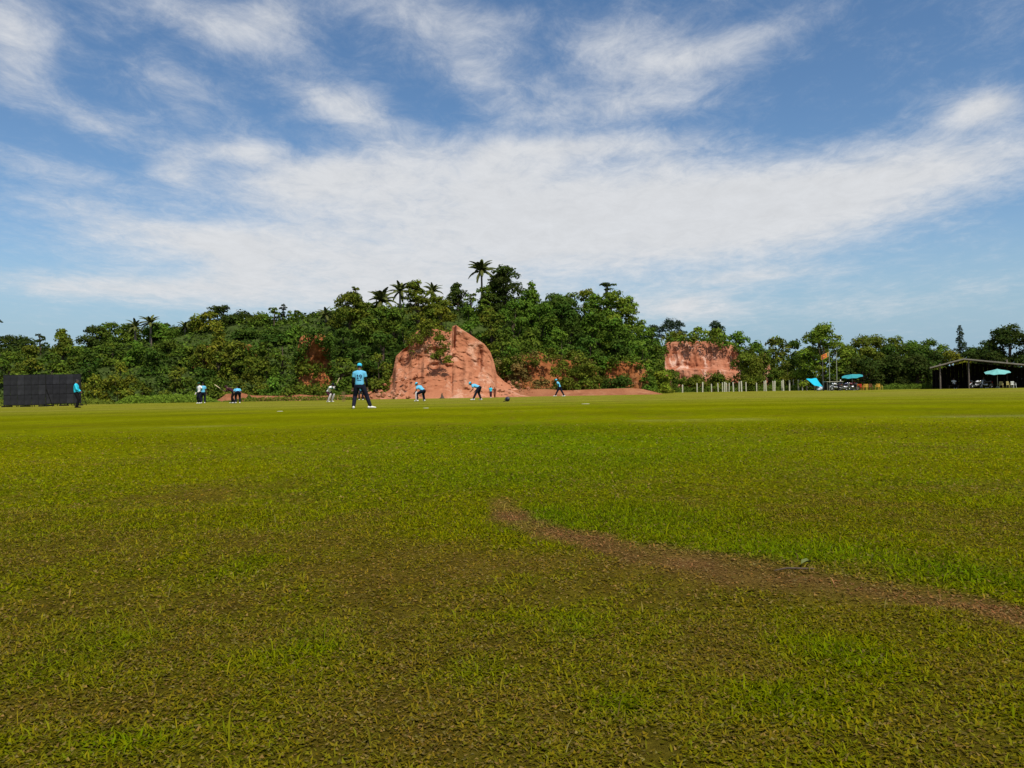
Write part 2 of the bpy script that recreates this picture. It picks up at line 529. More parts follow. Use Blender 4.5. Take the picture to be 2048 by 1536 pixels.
def turf_fields(x, y):
    x = np.asarray(x, float); y = np.asarray(y, float)
    d = np.hypot(x, y)
    n1 = fbm(x * 1.6 + 5, y * 1.6, 1.0, 4, .6); n2 = fbm(x * .35, y * .35, 4.0, 4, .6); n3 = fbm(x * 7, y * 7, 9.0, 4, .7)
    br = _blob(x, y, BROWN); lu = _blob(x, y, LUSH)
    near = 1 - sstep(2.0, 5.5, d)
    brown = np.clip(.75 * br + 0.52 * near + (n1 - .5) * 1.5 + (n2 - .5) * .8 + (n3 - .5) * 1.5 - .75 * lu - .05, 0, 1)
    lush = np.clip(lu * .8 + (n2 - .5) * 1.0 + (n1 - .5) * .9 + .12, 0, 1)
    return brown, lush, d


GREEN, LUSHC, OLIVE, DRY = np.array((.150, .160, .0018)), np.array((.100, .150, .0020)), np.array((.125, .112, .004)), np.array((.168, .098, .016))
DIRT = np.array((.235, .110, .044))


def turf_colour(x, y):
    brown, lush, d = turf_fields(x, y)
    g = GREEN[None] * (1 - lush[:, None]) + LUSHC[None] * lush[:, None]
    far = sstep(24, 50, d)[:, None]
    n = fbm(x * .12, y * .35, 3.3, 4)[:, None]
    pitch = np.clip(far * (.55 + (n - .5) * 1.4), 0, 1)
    g = g * (1 - pitch * .75) + np.array((.225, .200, .040))[None] * pitch * .75
    c = g * (1 - brown[:, None] * .64) + DRY[None] * brown[:, None] * .64
    # the faded chalk line across the field
    cy = 14.6 + .08 * x * (x < 0) * -1 - .10 * x * (x > 0)
    ln = np.exp(-((y - cy) / .42) ** 2) * sstep(.42, .66, fbm(x * .8, y * .3, 6.6, 3)) * .28
    ln = ln * sstep(-9, -6, x)
    c = c * (1 - ln[:, None]) + np.array((.28, .27, .10))[None] * ln[:, None]
    # faint mower bands
    c = c * (1 + .10 * np.sin(d * .9 + 3 * (fbm(x * .1, y * .1, 1.1, 2) - .5)) * sstep(6, 12, d))[:, None]
    t = track_mask(x, y)[:, None]
    return c * (1 - t) + DIRT[None] * t


def build_field():
    def axis(lo, hi, s0, g):
        a = [0.0]; s = s0
        while a[-1] < hi: a.append(a[-1] + s); s *= g
        b = [0.0]; s = s0
        while b[-1] > lo: b.append(b[-1] - s); s *= g
        return np.array(sorted(set(b + a)))
    xs = axis(-2600, 2600, .045, 1.058)
    ys = axis(-600, 4200, .045, 1.040)
    X, Y = np.meshgrid(xs, ys)
    x, y = X.ravel(), Y.ravel()
    z = (fbm(x * 1.3, y * 1.3, 0, 3) - .5) * .05 * (1 - sstep(9, 14, np.hypot(x, y)))
    col = turf_colour(x, y)
    nx, ny = len(xs), len(ys)
    i = np.arange(nx * ny).reshape(ny, nx)
    F = np.stack([i[:-1, :-1], i[:-1, 1:], i[1:, 1:], i[1:, :-1]], -1).reshape(-1, 4)
    # soil shows through between the blades near by
    d = np.hypot(x, y)
    under = (1 - sstep(2.2, 7.5, d))[:, None]
    un = np.clip(.05 + .9 * fbm(x * 16, y * 16, 2.7, 3)[:, None], .2, .8)
    col = col * (1 - un * under) + np.array((.085, .056, .011))[None] * un * under
    me = np_mesh('field', np.stack([x, y, z], 1), F, col, True)
    tag(link('field', me, M['turf']), 'flat green cricket field with worn brown patches', kind='structure')


build_field()


def ground_z(x, y):
    return (fbm(x * 1.3, y * 1.3, 0, 3) - .5) * .05 * (1 - sstep(9, 14, np.hypot(x, y)))


def build_grass():
    Vs, F3, F4, Cs = [], [], [], []
    off = 0
    bands = [(.95, 2.0, 26000, .020, .0026, 2), (2.0, 4.0, 11000, .021, .0036, 2), (4.0, 7.0, 3000, .021, .0060, 1),
             (7.0, 12.0, 600, .016, .009, 1),
             # the mat: tiny leaves lying nearly flat
             (.95, 2.0, -52000, .0105, .0060, 0), (2.0, 4.0, -17000, .0135, .0085, 0), (4.0, 7.5, -4000, .019, .014, 0), (7.5, 15.0, -560, .028, .024, 0)]
    for y0, y1, den, L0, W0, seg in bands:
        flat = den < 0; den = abs(den)
        mg = 1.1 if y1 <= 4 else .6
        wid = lambda y: .66 * y + mg
        area = .66 * (y1 ** 2 - y0 ** 2) + 2 * mg * (y1 - y0)
        n = int(area * den)
        y = np.sqrt(rng.uniform(y0 ** 2, y1 ** 2, n)); x = rng.uniform(-1, 1, n) * wid(y)
        tm = track_mask(x, y)
        brown, lush, d = turf_fields(x, y)
        tuft = fbm(x * 14, y * 14, 5.5, 2)
        keep = (rng.random(n) > tm * (.45 if flat else .72)) & (rng.random(n) < np.clip(.45 + 1.4 * (tuft - .25) + .30 * lush - .30 * brown, .2, 1))
        if y1 > 14: keep &= rng.random(n) > sstep(8.5, 15, y)
        x, y, tm, brown, lush, tuft = [q[keep] for q in (x, y, tm, brown, lush, tuft)]
        n = len(x)
        col = turf_colour(x, y)
        dead = rng.random(n) < (.16 + .34 * brown + .5 * tm)
        col *= (1.12 + .35 * sstep(2, 8, np.hypot(x, y)))[:, None]
        straw = np.array((.24, .165, .060))
        col[dead] = col[dead] * .35 + straw * .65 * rng.uniform(.5, 1.3, (dead.sum(), 1))
        col *= rng.uniform(.62, 1.42, (n, 1))
        yel = rng.uniform(.85, 1.25, n); col[:, 0] *= yel
        if flat: col *= .86
        a = rng.uniform(0, 2 * math.pi, n)
        L = L0 * rng.uniform(.45, 1.35, n) * (1 - .35 * brown) * (1 + .30 * lush) * (1 - .3 * tm)
        longb = rng.random(n) < (0 if flat else .006)
        L[longb] *= rng.uniform(1.8, 3.0, longb.sum())
        W = W0 * rng.uniform(.55, 1.4, n)
        lean = rng.uniform(.55, 1.42, n)
        lean[dead] += .55; L[dead] *= .8
        lean[longb] = rng.uniform(.2, 1.1, longb.sum())
        if flat: lean = rng.uniform(1.0, 1.5, n)
        dx, dy = np.cos(a), np.sin(a)
        wx, wy = -dy * W / 2, dx * W / 2
        z = ground_z(x, y) - .002
        if flat: z = z + rng.uniform(.001, .007, n)
        hz = np.cos(np.minimum(lean, 1.5)); hr = np.sin(np.minimum(lean, 1.5))
        if seg == 2:
            m1 = .55
            v = np.zeros((n, 5, 3))
            v[:, 0] = np.stack([x - wx * .7, y - wy * .7, z], 1); v[:, 1] = np.stack([x + wx * .7, y + wy * .7, z], 1)
            mx, my, mz = x + dx * L * m1 * hr * .8, y + dy * L * m1 * hr * .8, z + L * m1 * (hz + .12)
            v[:, 2] = np.stack([mx + wx, my + wy, mz], 1); v[:, 3] = np.stack([mx - wx, my - wy, mz], 1)
            v[:, 4] = np.stack([x + dx * L * hr * 1.1, y + dy * L * hr * 1.1, z + L * hz * .92], 1)
            b = off + np.arange(n)[:, None] * 5
            F4.append(b + np.array([[0, 1, 2, 3]])); F3.append(b + np.array([[3, 2, 4]]))
            k = 5
        else:
            v = np.zeros((n, 3, 3))
            v[:, 0] = np.stack([x - wx, y - wy, z], 1); v[:, 1] = np.stack([x + wx, y + wy, z], 1)
            v[:, 2] = np.stack([x + dx * L * hr, y + dy * L * hr, z + L * hz], 1)
            b = off + np.arange(n)[:, None] * 3
            F3.append(b + np.array([[0, 1, 2]]))
            k = 3
        Vs.append(v.reshape(-1, 3)); Cs.append(np.repeat(col, k, 0)); off += n * k
    me = np_mesh('grass', np.concatenate(Vs), [np.concatenate(F4), np.concatenate(F3)], np.concatenate(Cs))
    tag(link('grass', me, M['grass']), 'short patchy grass blades of the near outfield', 'grass', kind='stuff')


build_grass()

# ------------------------------------------------------------------ the hill
CREST = [(-900, 745), (-300, 735), (0, 716), (120, 704), (300, 684), (430, 660), (560, 654), (700, 636), (820, 618), (900, 612),
         (1000, 600), (1120, 608), (1230, 625), (1290, 680), (1360, 708), (1480, 726), (1600, 752), (1700, 768), (1800, 772), (2600, 772)]
_cx = np.array([c[0] for c in CREST], float)
_ch = np.array([max(0.2, (yh(c[0]) - c[1]) * 120 / FPX + CAM_H) for c in CREST])
FOOT = [(-900, 86), (0, 84), (440, 84), (740, 86), (1050, 92), (1300, 108), (1380, 132), (1620, 136), (2600, 136)]
_fx = np.array([f[0] for f in FOOT], float); _fd = np.array([f[1] for f in FOOT], float)


def hill_z(px, d):
    px = np.asarray(px, float); d = np.asarray(d, float)
    h = np.interp(px, _cx, _ch); f = np.interp(px, _fx, _fd)
    n = fbm(px * .012, d * .12, 2.0, 4)
    up = sstep(0, 1, (d - f) / 34.0) * .75 + .25 * sstep(0, 8, d - f) * sstep(-6, 40, d - f)
    back = 1 - .85 * sstep(165, 300, d)
    return h * up * back * (.82 + .36 * n) - .06


def pxof(x, d):                        # column in which a point at x, d is seen (near the horizon)
    return 1024 + FPX * x / d * math.cos(ROLL) / math.cos(PITCH)


def build_hill():
    pxs = np.linspace(-900, 2600, 260); ds = np.concatenate([np.linspace(82, 160, 70), np.linspace(164, 330, 30)])
    PX, D = np.meshgrid(pxs, ds)
    px, d = PX.ravel(), D.ravel()
    z = hill_z(px, d)
    x = (px - 1024) / FPX * d
    nx, ny = len(pxs), len(ds)
    i = np.arange(nx * ny).reshape(ny, nx)
    F = np.stack([i[:-1, :-1], i[:-1, 1:], i[1:, 1:], i[1:, :-1]], -1).reshape(-1, 4)
    me = np_mesh('hill', np.stack([x, d, z], 1), F, None, True)
    tag(link('hill', me, M['soil']), 'overgrown quarry hill behind the field', kind='structure')


build_hill()


def hz1(px, d):
    return max(0.0, float(hill_z(np.array([px]), np.array([d]))[0]))


# ------------------------------------------------------------------ cut faces of red earth
def earth_body(name, label, top, d0, lean, thick, mt, base_py=None, gully=.5, rough=.6, talus=2.4, seed=0., nu=150, nv=70,
               base_z=0.0, bench=0.0, cracks=()):
    """solid of earth: skyline given in picture columns at its crest, foot d0 metres ahead, leaning back to d0+lean"""
    tx = np.array([t[0] for t in top], float); ty = np.array([t[1] for t in top], float)
    px = np.linspace(tx[0], tx[-1], nu)
    py = np.interp(px, tx, ty)
    dc = d0 + lean
    ztop = np.maximum((783.0 - (px - 1024) * math.tan(ROLL) - py) * dc / FPX + CAM_H, base_z + .02)
    v = np.concatenate([np.linspace(0, 1, nv), 1 + np.linspace(0, 1, 16)[1:]])
    PX, Vv = np.meshgrid(px, v); ZT = np.tile(ztop, (len(v), 1))
    edge = np.minimum(1, np.minimum(PX - px[0], px[-1] - PX) / (px[-1] - px[0]) * 9)
    vf = np.clip(Vv, 0, 1); vb = np.clip(Vv - 1, 0, 1)
    d = d0 + lean * (1 - (1 - vf) ** talus)
    d = d + thick * vb
    z = base_z - .25 + (ZT - base_z + .25) * vf
    z = z - (ZT - base_z + .3) * vb ** 2.2
    hgt = np.maximum(ZT - base_z, .1)
    xm = (PX - 1024) / FPX * d
    n1 = fbm(xm * .28 + seed, z * .28, d * .2, 5, .55) - .5
    g = 1 - np.abs(2 * fbm(xm * .55 + seed, z * .10, 3.3 + seed, 4, .55) - 1)
    n2 = fbm(xm * 1.4 + seed, z * 1.4, d * 1.2 + seed, 4, .6) - .5
    amp = np.sin(np.pi * np.clip(vf, 0, 1)) ** .5 * (1 - vb) * np.clip(hgt / 4, .15, 1.2) * edge
    d = d + amp * (n1 * 2.6 * rough + (g - .6) * -2.4 * gully + n2 * 1.1 * rough)
    for cpx, c0, c1, cw, cd in cracks: d = d + cd * np.exp(-((PX - cpx - 6 * (Vv - .6)) / cw) ** 2) * sstep(c0, c0 + .12, vf) * (1 - sstep(c1, c1 + .12, vf)) * (1 - vb)
    if bench: d = d + bench * sstep(.42, .5, vf + n1 * .15) * edge
    z = z + (n2 * .35 * rough) * amp
    x = (PX - 1024) / FPX * d
    nyy, nxx = PX.shape
    i = np.arange(nxx * nyy).reshape(nyy, nxx)
    F = np.stack([i[:-1, :-1], i[:-1, 1:], i[1:, 1:], i[1:, :-1]], -1).reshape(-1, 4)
    me = np_mesh(name, np.stack([x.ravel(), d.ravel(), z.ravel()], 1), F, None, True)
    return tag(link(name, me, mt), label, kind='structure')


earth_body('red_earth_mound', 'steep bare red earth mound behind the fielders',
           [(716, 798), (728, 788), (742, 780), (760, 769), (775, 760), (785, 750), (788, 735), (793, 712), (806, 700), (818, 690), (824, 672), (840, 660), (870, 657),
            (896, 664), (904, 663), (907, 651), (912, 648), (925, 658), (942, 669), (970, 688), (982, 704), (990, 728), (993, 748), (1010, 764),
            (1040, 781), (1075, 790)],
           79, 8.0, 7, M['earth'], gully=.38, rough=.95, talus=2.15, seed=4.2, nu=230, nv=120,
           cracks=((908, .62, 1.0, 3.0, 1.6), (905, .05, .30, 2.0, .5), (812, .62, .95, 10, 1.5), (868, .36, .46, 9, .9), (960, .45, .8, 4, .6), (850, .2, .5, 5, -.7), (935, .1, .55, 8, -.8)))
earth_body('dirt_bank', 'low bare dirt bank along the right of the mound',
           [(1010, 782), (1040, 779), (1090, 778), (1130, 781), (1200, 778), (1260, 776), (1285, 778), (1310, 784), (1325, 788)],
           84, 2.2, 3, M['bank'], gully=.15, rough=.35, talus=1.6, seed=1.0, nu=180, nv=24)
earth_body('dirt_bank', 'low bare dirt bank along the left of the mound',
           [(428, 803), (440, 797), (452, 788), (480, 785), (505, 791), (560, 792), (600, 789), (640, 792), (690, 790), (720, 788), (760, 786)],
           80, 2.0, 3, M['bank'], gully=.2, rough=.35, talus=1.6, seed=7.0, nu=180, nv=24)
earth_body('laterite_cliff', 'orange earth cliff among trees left of the mound',
           [(590, 770), (595, 700), (601, 676), (606, 670), (630, 665), (650, 668), (655, 676), (660, 700), (668, 765)],
           86, 1.6, 5, M['cliff_dark'], gully=.8, rough=.9, talus=1.3, seed=2.0, nu=64, nv=70, bench=1.0)
earth_body('laterite_cliff', 'dark orange cut in the hill behind olive shrubs',
           [(382, 745), (390, 706), (396, 694), (425, 690), (438, 704), (452, 726), (478, 722), (488, 694), (500, 688), (512, 698), (520, 735)],
           97, 1.6, 5, M['cliff_dark'], gully=.8, rough=.9, talus=1.3, seed=9.0, nu=80, nv=45)
earth_body('laterite_cliff', 'brown earth cut with dry grass right of the mound',
           [(985, 760), (1000, 726), (1030, 716), (1060, 706), (1080, 703), (1100, 716), (1150, 722), (1190, 735), (1200, 770)],
           94, 3.0, 5, M['cliff_dark'], gully=.5, rough=.9, talus=1.5, seed=12.0, nu=80, nv=45)
earth_body('laterite_cliff', 'small red cliff above the low dirt bank',
           [(1203, 770), (1208, 738), (1216, 724), (1250, 722), (1285, 726), (1295, 742), (1300, 775)],
           100, 1.6, 5, M['cliff_dark'], gully=.6, rough=.7, talus=1.3, seed=15.0, nu=64, nv=45)
earth_body('laterite_cliff', 'tall pink and red quarried cliff behind the concrete posts',
           [(1326, 750), (1331, 690), (1336, 683), (1360, 681), (1395, 680), (1430, 682), (1452, 684), (1472, 692), (1478, 700), (1482, 750)],
           128, 3.0, 8, M['cliff'], gully=.60, rough=.55, talus=1.25, seed=21.0, nu=120, nv=70, bench=2.2)
earth_body('laterite_cliff', 'narrow pale rock streak between olive trees',
           [(1520, 765), (1526, 712), (1532, 706), (1538, 722), (1545, 745), (1552, 768)],
           131, 2.5, 4, M['cliff'], gully=.3, rough=.5, talus=1.5, seed=25.0, nu=36, nv=36)


def build_clods():
    mb = MB()
    for k in range(120):
        if k < 90: px, py = random.uniform(725, 850), 795 - 50 * random.random() ** 1.6
        else: px, py = random.uniform(985, 1065), 790 - 28 * random.random() ** 1.6
        if k < 90 and (797 - py) > (px - 720) * .62: continue
        t = (795 - py) / 145
        d = 79 + 8.0 * (1 - (1 - min(max(t * 1.05, 0), 1)) ** 2.0) + random.uniform(-.3, .2)
        p = P(px, py, d)
        r = random.choice((.07, .09, .12, .16, .24)) * random.uniform(.7, 1.2)
        n0 = len(mb.v)
        mb.ball(p, (r, r * random.uniform(.6, 1), r * random.uniform(.5, .8)), 6,
                axis=(random.uniform(-.7, .7), random.uniform(-.7, .7), 1))
        for i in range(n0, len(mb.v)):
            mb.v[i] = tuple(c + random.uniform(-.22, .22) * r for c in mb.v[i])
    tag(mb.build('earth_clods', M['earth']), 'loose clods of red earth on the mound talus', 'clods', kind='stuff')


build_clods()

# ------------------------------------------------------------------ foliage
TONES = {'dark': (.036, .056, .008), 'deep': (.046, .086, .010), 'mid': (.078, .122, .012), 'green': (.082, .150, .014),
         'bright': (.125, .190, .017), 'olive': (.100, .126, .012), 'yellow': (.132, .152, .013), 'brown': (.150, .112, .030),
         'blue': (.030, .052, .024), 'lime': (.175, .225, .018)}  # the blue tone paints distance haze into the leaves of the far trees


def leaf_quads(C, N, S, asp=.55, droop=0.0):
    """leaf shaped faces: centres C, normals N, lengths S"""
    n = len(C)
    N = N / np.maximum(np.linalg.norm(N, axis=1, keepdims=True), 1e-6)
    T = rng.normal(size=(n, 3)); T[:, 2] -= droop
    T -= N * (T * N).sum(1, keepdims=True)
    T /= np.maximum(np.linalg.norm(T, axis=1, keepdims=True), 1e-6)
    B = np.cross(N, T)
    S = S[:, None]
    V = np.stack([C - T * S * .5, C + B * S * asp * .5 + T * S * .05 - N * S * .04, C + T * S * .5 - N * S * .10, C - B * S * asp * .5 + T * S * .05 - N * S * .04], 1)
    F = np.arange(n * 4).reshape(n, 4)
    return V.reshape(-1, 3), F


def crown_lobes(W, H, z0, kind):
    """list of (centre, radii) of leaf clumps"""
    L = []
    rw = W / 2
    if kind == 'round':
        k = int(np.clip(12 * max(1, (H - z0) / (W * .8)) * max(1, W / 6.5), 12, 44))
        for i in range(k):
            a = random.uniform(0, 2 * math.pi); t = random.random() ** .5
            zz = (i + random.random()) / k
            prof = min(1.0, (1 - zz) * 2.4 + .12) ** .55 * min(1.0, .62 + zz * 1.6)
            rr = rw * prof * t * .66
            s = random.uniform(.26, .54) * min(rw, 3.2) * (1 if zz < .8 else .85)
            L.append(((rr * math.cos(a), rr * math.sin(a), z0 + zz * (H - z0) - s * .55), (s, s, s * random.uniform(.6, .9))))
        L.append(((random.uniform(-.15, .15) * rw, 0, H - .30 * rw), (.32 * rw, .32 * rw, .30 * rw)))
    elif kind == 'dome':
        for i in range(46):
            a = random.uniform(0, 2 * math.pi); t = random.random() ** .5
            zz = (i + random.random()) / 46
            rr = rw * (1 - zz ** 3.2) ** .6 * t * .82
            s = random.uniform(.20, .33) * rw
            L.append(((rr * math.cos(a), rr * math.sin(a), z0 + zz * (H - z0) - s * .6), (s, s, s * .72)))
    elif kind == 'cone':
        k = int(np.clip(10 + H * 1.2, 12, 22))
        for i in range(k):
            zz = (i + .5) / k; prof = (1 - zz) ** .65
            a = random.uniform(0, 6.28); rr = rw * prof * random.uniform(.25, .7)
            s = rw * (.22 + .30 * prof) * random.uniform(.8, 1.1)
            L.append(((rr * math.cos(a), rr * math.sin(a), z0 + zz * (H - z0) * .94), (s, s, s * .95)))
        L.append(((0, 0, H - .22 * rw), (.16 * rw, .16 * rw, .26 * rw)))
    elif kind == 'layer':
        k = int(np.clip((8 + W) * max(1, (H - z0) / (W * .9)), 10, 30))
        for i in range(k):
            zz = random.uniform(.2, 1); a = random.uniform(0, 6.28); rr = rw * random.uniform(.1, .75) * (1.1 - .45 * zz)
            s = random.uniform(.28, .45) * rw
            L.append(((rr * math.cos(a), rr * math.sin(a), z0 + zz * (H - z0) - s * .3), (s, s, s * .38)))
    elif kind == 'sparse':
        k = int(np.clip(8 + W * 1.6, 9, 18))
        for i in range(k):
            zz = random.uniform(.15, 1); a = random.uniform(0, 6.28); rr = rw * random.uniform(.15, .9) * (1.05 - .5 * zz)
            s = random.uniform(.14, .24) * rw + .12
            L.append(((rr * math.cos(a), rr * math.sin(a), z0 + zz * (H - z0) - s * .4), (s, s, s * .6)))
    elif kind == 'shrub':
        k = int(np.clip((7 + W * 2) * max(1, H / (W * .9)), 9, 30))
        for i in range(k):
            a = random.uniform(0, 6.28); zz = random.uniform(.05, .95); rr = rw * math.sqrt(random.random()) * .75 * (1 - zz ** 3 * .6)
            s = random.uniform(.24, .42) * rw
            L.append(((rr * math.cos(a), rr * math.sin(a), zz * H - s * .5), (s, s, s * random.uniform(.8, 1.2))))
        L.append(((0, 0, H - .3 * rw), (.25 * rw, .25 * rw, .3 * rw)))
    return L


def foliage_mesh(name, W, H, z0, kind, tone, leaf=.36, dens=1.0):
    base = np.array(TONES[tone])
    Cs, Ns, Ss, Cc = [], [], [], []
    lobes = crown_lobes(W, H, z0, kind)
    for (c, r) in lobes:
        area = 4 * math.pi * ((r[0] * r[1]) ** 1.6 / 3 + 2 * (r[0] * r[2]) ** 1.6 / 3) ** (1 / 1.6)
        k = int(np.clip(area * 15.5 * dens * (.36 / leaf) ** 2, 25, 900))
        u = rng.normal(size=(k, 3)); u /= np.linalg.norm(u, axis=1, keepdims=True)
        u[:, 2] = np.where(u[:, 2] < -.35, -u[:, 2] * .6, u[:, 2])
        rad = rng.uniform(.50, 1.12, k) ** .6
        nz = 1 + .45 * (vnoise(u[:, 0] * 2.3 + c[0] * 3, u[:, 1] * 2.3 + c[1] * 3, u[:, 2] * 2.3 + c[2]) - .5)
        p = u * rad[:, None] * nz[:, None] * np.array(r) + np.array(c)
        p[:, 2] = np.maximum(p[:, 2], .05)
        nrm = u + rng.normal(size=(k, 3)) * .55 + np.array((0, 0, .35))
        lob = random.uniform(.72, 1.30)
        hue = random.uniform(-.12, .12)
        cc = base[None] * lob * rng.uniform(.72, 1.32, (k, 1))
        cc[:, 0] *= 1 + hue + rng.uniform(-.12, .2, k)
        Cs.append(p); Ns.append(nrm); Ss.append(leaf * rng.uniform(.55, 1.35, k)); Cc.append(cc)
    C = np.concatenate(Cs); S = np.concatenate(Ss)
    V, F = leaf_quads(C, np.concatenate(Ns), S)
    return np_mesh(name, V, F, np.repeat(np.concatenate(Cc), 4, 0)), lobes


def wood_mesh(H, z0, lobes, r0, name='trunk', stems=1, reach=.6):
    mb = MB()
    top = z0 + (H - z0) * reach
    if stems == 1:
        bend = (random.uniform(-.2, .2), random.uniform(-.2, .2))
        path = [(0, 0, -.4), (bend[0] * .4, bend[1] * .4, top * .35), (bend[0], bend[1], top * .7), (bend[0] * 1.4, bend[1] * 1.4, top)]
        mb.loft(path, [r0 * 1.25, r0, r0 * .75, r0 * .4], 7)
        for c, r in random.sample(lobes, min(len(lobes), 8)):
            zb = random.uniform(.35, .8) * min(top, max(c[2], .6))
            a = Vector((bend[0] * .8, bend[1] * .8, zb)); b = Vector(c)
            m = (a + b) / 2 + Vector((0, 0, -.12 * (b - a).length))
            mb.loft([a, m, b], [r0 * .5, r0 * .33, r0 * .12], 5)
    else:
        for c, r in random.sample(lobes, min(len(lobes), stems)):
            a = Vector((random.uniform(-.2, .2), random.uniform(-.2, .2), -.2)); b = Vector(c)
            m = Vector((a.x * .5 + b.x * .4, a.y * .5 + b.y * .4, b.z * .5))
            mb.loft([a, m, b], [r0, r0 * .7, r0 * .3], 5)
    return mb.mesh(name, True)


TREE_N = [0]


def tree(px, d, top_py, wpx, kind, tone, label, group=None, cat='tree', name='tree', base=.30, leaf=.36, dens=1.0, gz=None, rz=0):
    z = hz1(px, d) if gz is None else gz
    g = XD(px, d); top = P(px, top_py, d).z
    H = max(top - z, .5); W = wpx * MPP(d) * (1.22 if kind in ('round', 'shrub') else 1.12)
    if kind == 'shrub': base = 0.0
    z0 = H * base
    me, lobes = foliage_mesh('crown' if kind != 'shrub' else 'foliage', W, H, z0, kind, tone, leaf, dens)
    e = empty(name, (g.x, d, z), rz)
    tag(e, label, cat, group)
    link('crown' if kind != 'shrub' else 'foliage', me, M['leaf'], e)
    r0 = min(.30, max(.05, .024 * H + .01 * W))
    wm = wood_mesh(H, z0, lobes, r0 if kind != 'shrub' else r0 * .4, 'trunk', 1 if kind != 'shrub' else 6, .93 if kind in ('layer', 'sparse') else .6)
    link('trunk' if kind != 'shrub' else 'stems', wm, M['bark'], e)
    return e


# ---- palms
def frond_mesh(Lf, seed):
    rs = random.Random(seed)
    V, F, Cc = [], [], []
    n = 15
    up = rs.uniform(.15, .55); drop = rs.uniform(.6, 1.15)
    pts = []
    for i in range(n + 1):
        t = i / n
        pts.append(Vector((Lf * t * (1 - .18 * drop * t), 0, Lf * (up * t - drop * .62 * t * t))))
    base = np.array((.105, .125, .032))
    for i in range(n):                # rachis
        a, b = pts[i], pts[i + 1]; w = .045 * (1 - i / n) + .01
        k = len(V)
        V += [a + Vector((0, w, 0)), a - Vector((0, w, 0)), b - Vector((0, w * .9, 0)), b + Vector((0, w * .9, 0))]
        F.append((k, k + 1, k + 2, k + 3)); Cc += [np.array((.12, .11, .03))] * 4
    for i in range(3, n * 3 + 1):
        t = i / (n * 3)
        j = min(int(t * n), n - 1); fr = t * n - j
        p = pts[j].lerp(pts[j + 1], fr); tg = (pts[j + 1] - pts[j]).normalized()
        ll = Lf * .20 * math.sin(math.pi * min(.98, .10 + t * .86)) ** .6 * rs.uniform(.85, 1.1)
        for s in (1, -1):
            dirv = (tg * .60 + Vector((0, s * .8, 0)) + Vector((0, 0, -.40 - .35 * rs.random()))).normalized()
            q = p + dirv * ll; m = p + dirv * ll * .5 + Vector((0, 0, .06 * ll))
            w = tg * .042
            k = len(V); V += [p - w * .6, p + w * .6, m + w, q, m - w]
            F.append((k, k + 1, k + 2, k + 4)); F.append((k + 4, k + 2, k + 3))
            c = base * rs.uniform(.6, 1.45); Cc += [c] * 5
    F4 = np.array([f for f in F if len(f) == 4]); F3 = np.array([f for f in F if len(f) == 3])
    return np_mesh('frond', np.array([tuple(v) for v in V]), [F4, F3], np.array(Cc))


FRONDS = [frond_mesh(1.0, s) for s in range(7)]
for f in FRONDS: f.materials.append(M['leaf'])


def palm(px, d, heart_py, flen_px, label, nf=17, group='coconut palms rising above the hill trees', lean=0.0):
    z = hz1(px, d); g = XD(px, d); top = P(px, heart_py, d).z
    H = max(top - z, 1.0); Lf = flen_px * MPP(d)
    e = tag(empty('palm_tree', (g.x, d, z), random.uniform(0, 6)), label, 'palm tree', group)
    mb = MB(); lx = lean * H
    mb.loft([(0, 0, -.4), (lx * .2, 0, H * .3), (lx * .55, 0, H * .65), (lx, 0, H)], [.22, .16, .14, .12], 8)
    mb.build('trunk', M['palm_bark'], e, True)
    for i in range(nf):
        a = i * 2.39996 + random.uniform(-.2, .2)
        t = i / (nf - 1)
        o = link('frond', FRONDS[i % len(FRONDS)], None, e)
        o.location = (lx, 0, H + .05)
        o.rotation_euler = (0, R(28) - R(98) * (1 - t) ** .85 + R(10) * random.uniform(-1, 1), a)
        s = Lf * random.uniform(.85, 1.1); o.scale = (s, s, s)
    return e


HT = 'trees along the hill crest'
HS = 'trees down the face of the hill'
SH = 'shrubs along the foot of the hill'
RT = 'trees behind the right side of the field'
